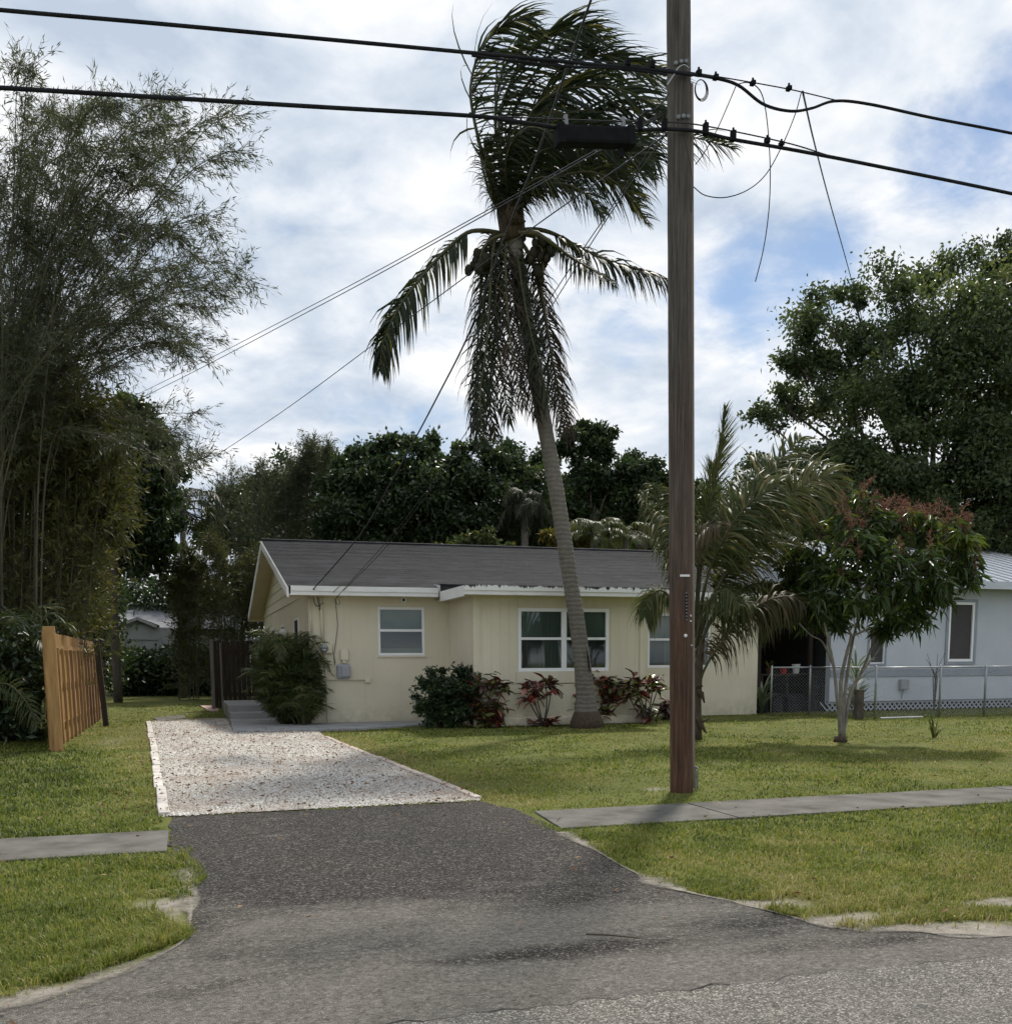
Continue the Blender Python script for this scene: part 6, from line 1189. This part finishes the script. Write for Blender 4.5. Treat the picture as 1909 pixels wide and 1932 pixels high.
line('street_strand', 'thin lower support strand above the splice case', [(890, 217), (1000, 222), (1150, 228), (1258, 230), (1330, 237), (1480, 268), (1560, 292)], 0.007)
spl = thing('splice_case', 'long black splice case hanging on the lower cable left of the pole', 'splice case', VY(1120, 255, PYL-0.16))
a, b_ = VY(1050, 237, PYL-0.16), VY(1192, 242, PYL-0.16); hh = 0.105; cc = (a+b_)/2 - Vector((0, 0, 0.09)); u = (b_-a).normalized(); v_ = u.cross(Vector((0, 1, 0))).normalized(); yv = Vector((0, 1, 0))
MB().obox(cc, u, yv, v_, (b_-a).length/2, 0.075, 0.085).build('case', 'black_rubber', spl, bevel=0.03)
for s in (-1, 1): MB().obox(cc + u*(s*((b_-a).length/2-0.03)), u, yv, v_, 0.04, 0.083, 0.093).build('end_cap', 'black_rubber', spl, bevel=0.015)
MB().obox(cc+u*0.28-Vector((0, 0, 0.12)), u, yv, v_, 0.02, 0.02, 0.06).build('drain', 'black_rubber', spl)
for s in (-0.3, 0.3): MB().obox(cc+u*s+Vector((0, 0, 0.14)), u, yv, v_, 0.015, 0.02, 0.05).build('hanger', 'dull_steel', spl)
def clamp(x, y, h, wd=0.022):
    c_ = VY(x, y, PYL-0.16); mb = MB(); mb.box(c_.x-wd, c_.x+wd, c_.y-0.03, c_.y+0.03, c_.z-h, c_.z+h); mb.tube([c_+Vector((0, 0, h)), c_+Vector((0, 0, h+0.03))], 0.012, 6); return mb
for i, (x, y, h, lab) in enumerate(((1207, 236, 0.055, 'cable clamp left of the pole on the lower cable'), (1253, 235, 0.05, 'cable clamp touching the left side of the pole'), (1331, 243, 0.055, 'first cable clamp right of the pole on the lower strand'), (1383, 256, 0.05, 'second cable clamp right of the pole on the lower strand'), (1447, 265, 0.025, 'third small clamp right of the pole on the lower strand'), (1474, 271, 0.018, 'farthest small clamp on the lower strand'), (1184, 118, 0.03, 'small clamp on the upper cable over the palm'), (1230, 122, 0.03, 'small clamp on the upper cable just left of the pole'), (1318, 137, 0.025, 'small clamp on the upper strand just right of the pole'), (1350, 145, 0.022, 'small clamp on the upper cable past the wire coil'), (1420, 156, 0.02, 'small clamp where the loose drop wires leave the strand'), (1488, 166, 0.02, 'small clamp at the far loose wires on the upper strand'))):
    tag(clamp(x, y, h).build('cable_clamp', 'black_rubber', bevel=0.004), lab, 'clamp', 'clamps on the street cables')
def loose(label, px, r, mat='wire_black', Y=None, name='loose_wire'): return line(name, label, px, r, mat, PYL if Y is None else Y, len(px)*7, nseg=5)
loose('loose wire loop hanging from the upper strand to the pole side', [(1512, 172), (1500, 215), (1475, 275), (1445, 328), (1410, 358), (1368, 372), (1330, 368), (1308, 352)], 0.0055, 'wire_blue')
loose('cut wire dangling free right of the pole', [(1385, 160), (1410, 155), (1432, 168), (1443, 200), (1450, 260), (1453, 330), (1450, 400), (1440, 470), (1425, 531)], 0.0055)
loose('short slack wire between the strands right of the pole', [(1388, 162), (1372, 200), (1352, 245), (1330, 285), (1312, 310)], 0.005)
loose('grey jumper wire bent over the pole face', [(1300, 128), (1290, 122), (1279, 128), (1268, 145), (1258, 160)], 0.007, 'grey_metal')
loose('thin wire trailing down the right side of the pole', [(1289, 255), (1300, 300), (1306, 345), (1304, 400)], 0.004)
loose('slack black wire loop under the lower clamps left of the pole', [(1205, 222), (1218, 210), (1236, 205), (1252, 190), (1262, 175)], 0.008)
cl_ = MB()
for k in range(3):
    c0 = VY(1322+k*1.5, 168, PYL-0.2); cl_.tube([c0 + Vector((math.cos(a)*0.06*(1+.12*k), 0.01*k, math.sin(a)*0.09*(1+0.05*k))) for a in np.linspace(0, 6.283, 20)], 0.0045, 5, cap=False)
tag(cl_.build('wire_coil', 'wire_black'), 'small coil of spare wire hanging right beside the pole', 'wire coil')
# service drops
def drop(label, p, q, sag, r, n=40, mat='wire_black'):
    pts = [p.lerp(q, i/(n-1)) - Vector((0, 0, sag*4*(i/(n-1))*(1-i/(n-1)))) for i in range(n)]; o = MB().tube(pts, r, 5).build('service_drop', mat, smooth=True); return tag(o, label, 'wire')
e1 = VY(591, 1112, YE-0.05); e2 = VY(632, 1131, YF-0.05); e3 = VY(636, 1126, YE-0.05)
def curve(label, keys, r):
    o = MB().tube(crom(keys, 60), r, 5).build('service_drop', 'wire_black', smooth=True); return tag(o, label, 'wire')
curve('heavy twisted power line running down from above to the left eave', [DP(1125, -30, 11.2), DP(1062, 150, 12.3), DP(1010, 300, 13.5), DP(950, 452, 15.0), DP(897, 598, 16.3), DP(868, 665, 17.0), DP(831, 737, 17.9), DP(789, 817, 18.8), DP(735, 915, 19.8), DP(680, 1008, 20.8), e1], 0.014)
curve('thin phone wire from the pole to the front wall, upper of two', [VY(1262, 222, PYL), DP(1180, 352, 12.5), DP(1040, 560, 15), DP(880, 815, 18.2), DP(760, 985, 20.4), e3], 0.007)
curve('thin phone wire from the pole to the front wall, lower of two', [VY(1262, 244, PYL), DP(1150, 405, 12.8), DP(1020, 610, 15.5), DP(880, 830, 18.2), DP(740, 1018, 20.6), e2], 0.007)
curve('upper of two parallel wires running back to the far left', [VY(1262, 205, PYL), DP(920, 396, 17), DP(600, 570, 24), DP(246, 750, 36), DP(-60, 890, 50)], 0.008)
curve('lower of two parallel wires running back to the far left', [VY(1262, 210, PYL), DP(920, 402, 17), DP(600, 578, 24), DP(246, 760, 36), DP(-60, 898, 50)], 0.009)
curve('single wire running back to the palm beside the feathery bamboo', [VY(1262, 250, PYL), DP(990, 440, 16), DP(715, 642, 22), DP(520, 785, 28), DP(330, 910, 37)], 0.009)
curve('single drop wire falling from the strand into the shade tree', [VY(1514, 172, PYL-0.16), DP(1535, 265, 14), DP(1565, 380, 19), DP(1600, 505, 26), DP(1632, 625, 34)], 0.011)
# wire ends at the weatherhead
wh = thing('service_splices', 'tangle of black wire splices under the left eave', 'wire splices', e1)
for keys in (((593, 1112), (591, 1128), (595, 1142), (601, 1144)), ((593, 1112), (598, 1125), (602, 1142), (604, 1150)), ((610, 1138), (604, 1142), (602, 1152)), ((593, 1112), (587, 1117), (585, 1118))):
    MB().tube(crom([VY(x, y, YF-0.12 if i else YE-0.06) for i, (x, y) in enumerate(keys)], 10), 0.010, 5).build('splice', 'wire_black', wh)
for keys in (((628, 1118), (640, 1107), (650, 1100)), ((632, 1131), (636, 1140), (641, 1139), (638, 1128))):
    MB().tube(crom([VY(x, y, YE-0.05) for i, (x, y) in enumerate(keys)], 8), 0.007, 5).build('splice', 'wire_black', wh)

# ================================================================== grass
m, t, b = new_mat('grass_blade'); o = [n for n in t.nodes if n.type == 'OUTPUT_MATERIAL'][0]
a = nd(t, 'ShaderNodeAttribute', attribute_name='rnd')
col = ramp(t, a.outputs['Fac'], [(0.0, (0.036, 0.056, 0.010)), (0.3, (0.10, 0.142, 0.02)), (0.58, (0.20, 0.235, 0.036)), (0.80, (0.31, 0.285, 0.075)), (1.0, (0.42, 0.35, 0.18))])
t.links.new(col, b.inputs['Base Color']); b.inputs['Roughness'].default_value = 0.55; b.inputs['Specular IOR Level'].default_value = 0.25
tl = nd(t, 'ShaderNodeBsdfTranslucent'); t.links.new(col, tl.inputs['Color']); mx = nd(t, 'ShaderNodeMixShader'); mx.inputs[0].default_value = 0.42
t.links.new(b.outputs[0], mx.inputs[1]); t.links.new(tl.outputs[0], mx.inputs[2]); t.links.new(mx.outputs[0], o.inputs[0]); MAT['grass_blade'] = m
NG = 590000
# thinner far away, where single blades are no longer seen
dd = 1/(1/4.2 - rng.random(NG)*(1/4.2 - 1/34.0)); lat_ = rng.uniform(-0.60, 0.60, NG)*dd
NO = 170000; d2_ = 1/(1/3.6 - rng.random(NO)*(1/3.6 - 1/26.0)); l2_ = rng.choice([-1, 1], NO)*rng.uniform(0.60, 1.25, NO)*d2_   # the lawn goes on beside the view
dd = np.concatenate([dd, d2_]); lat_ = np.concatenate([lat_, l2_]); NG += NO
gx = F0.x*dd + R0.x*lat_; gy = F0.y*dd + R0.y*lat_
jx_ = (vnoise(gx, gy, 0.35, 21)-0.5)*0.34 + (vnoise(gx, gy, 0.09, 22)-0.5)*0.10; jy_ = (vnoise(gx, gy, 0.35, 23)-0.5)*0.34 + (vnoise(gx, gy, 0.09, 24)-0.5)*0.10
ok = (gy > 4.0) & ~inpoly(gx+jx_, gy+jy_, [(p.x, p.y) for p in AP]) & ~inpoly(gx, gy, [(p.x, p.y) for p in GR]) & ~inpoly(gx, gy, [(p.x, p.y) for p in WALK])
ok &= ~((gy > 8.03) & (gy < 8.98) & ((gx < -0.17) | (gx > 3.02)))
ok &= ~((gx > XL-0.05) & (gx < XR+0.02) & (gy > YF-0.02)) & ~((gx > XB0-0.08) & (gx < XB1+0.05) & (gy > YB_-0.18)) & ~((gx > 0.94) & (gx < 2.7) & (gy > 24.3) & (gy < 29.3)) & ~((gx > 14.5) & (gy > 23.7))
ok &= ((gx-pb.x)**2 + (gy-pb.y)**2 > 0.17**2)
ss = sand_fn(gx, gy) + (vnoise(gx, gy, 0.22, 5)-0.5)*0.7 + (vnoise(gx, gy, 0.07, 6)-0.5)*0.4
ok &= (rng.random(NG) > np.clip((ss-0.25)*2.6, 0, 0.985))
patch = vnoise(gx, gy, 0.5, 8); pf = vnoise(gx, gy, 0.13, 9); ok &= rng.random(NG) < 0.12 + 0.55*patch + 0.55*pf
gx, gy, dd = gx[ok], gy[ok], dd[ok]; n = len(gx); ss = ss[ok]
big = vnoise(gx, gy, 2.8, 1)*0.38 + vnoise(gx, gy, 0.7, 2)*0.30 + vnoise(gx, gy, 0.2, 4)*0.32
leftlush = ((gx < -0.35) & (gy > 9) & (gy < 18)).astype(float)*np.clip((-0.5-gx)/1.2, 0, 1)
drive_dry = np.exp(-((gx-2.75)/0.5)**2)*(gy > 9)*(gy < 20) + np.exp(-((gx+0.75)/0.35)**2)*(gy > 13)*0.9 + 0.6*np.exp(-((gx+1.4)/0.8)**2)*(gy > 15)*(gy < 24)
tone = np.clip(0.02 + 0.95*big + 0.28*drive_dry - 0.30*leftlush + 0.25*np.clip(ss, 0, 1) + rng.normal(0, 0.21, n), 0, 1)
wdt = 0.0046*np.maximum(1, dd/5.0)*np.where(np.abs(gx*R0.x+gy*R0.y) > 0.6*dd, 1.8, 1.0)*rng.uniform(0.7, 1.4, n); hgt = (0.015 + 0.022*rng.random(n) + 0.03*np.clip(patch[ok]-0.45, 0, 1))*np.where(dd > 14, 1.0, 1.0)*(1 + 0.5*leftlush)
tuft = (vnoise(gx, gy, 0.09, 13) > 0.86) & (vnoise(gx, gy, 0.6, 14) > 0.5); hgt = np.where(tuft, hgt*2.0, hgt)
verge = (gy < 8.0); hgt = np.where(verge, hgt*1.25, hgt)
az = rng.uniform(0, 6.283, n); lean = rng.uniform(0.15, 1.3, n)
bx_ = np.stack([np.cos(az), np.sin(az), np.zeros(n)], 1); ld = np.stack([-np.sin(az), np.cos(az), np.zeros(n)], 1)
B0 = np.stack([gx, gy, np.full(n, -0.006)], 1); pass
mid = B0 + ld*(hgt*lean*0.35)[:, None] + np.array([0, 0, 1.0])*(hgt*0.62)[:, None]; tip = B0 + ld*(hgt*lean*1.0)[:, None] + np.array([0, 0, 1.0])*(hgt*(1.05-0.35*lean/1.3))[:, None]
w2 = (wdt*0.5)[:, None]
V = np.stack([B0-bx_*w2, B0+bx_*w2, mid+bx_*w2*0.8, tip, mid-bx_*w2*0.8], 1).reshape(-1, 3); i = np.arange(n)*5
# each blade is one bent five-cornered leaf cut in three
F = np.stack([np.stack([i, i+1, i+2], 1), np.stack([i, i+2, i+4], 1), np.stack([i+4, i+2, i+3], 1)], 1).reshape(-1, 3)
gro = npmesh('grass', V, F, 'grass_blade', None, np.repeat(tone, 3)); tag(gro, 'short mown green grass covering the lawns and verge', 'grass', kind='stuff')
# fallen leaves and litter
nl = 2100; lx = np.concatenate([rng.uniform(-0.9, 3.2, 1500), rng.uniform(-3, 12, 600)]); ly = np.concatenate([rng.uniform(9.8, 22, 1500), rng.uniform(4.2, 22, 600)])
k = ~((lx > XL) & (ly > 21)); lx, ly = lx[k], ly[k]; nl = len(lx); leafmat('dry_leaf', [(0, (0.10, 0.055, 0.03)), (0.6, (0.22, 0.13, 0.07)), (1, (0.36, 0.26, 0.16))], 0.1, 0.8, 0.1)
ld_ = unit(np.stack([rng.normal(size=nl), rng.normal(size=nl), rng.normal(0, 0.15, nl)], 1)); tag(leaves('leaf_litter', np.stack([lx, ly, np.full(nl, 0.045)], 1), ld_, rng.uniform(0.02, 0.07, nl), 0.02, 'dry_leaf', None), 'dry brown leaves scattered on the drive and lawn', 'leaf litter', kind='stuff')
twg = MB(); a_, b_ = G(1105, 1773), G(1208, 1780); twg.tube([a_+Vector((0, 0, .028)), a_.lerp(b_, 0.4)+Vector((0, .01, .03)), b_+Vector((0, 0, .027))], [0.006, 0.007, 0.004], 5); tag(twg.build('fallen_twig', 'twig'), 'thin dark twig lying on the asphalt apron', 'twig')
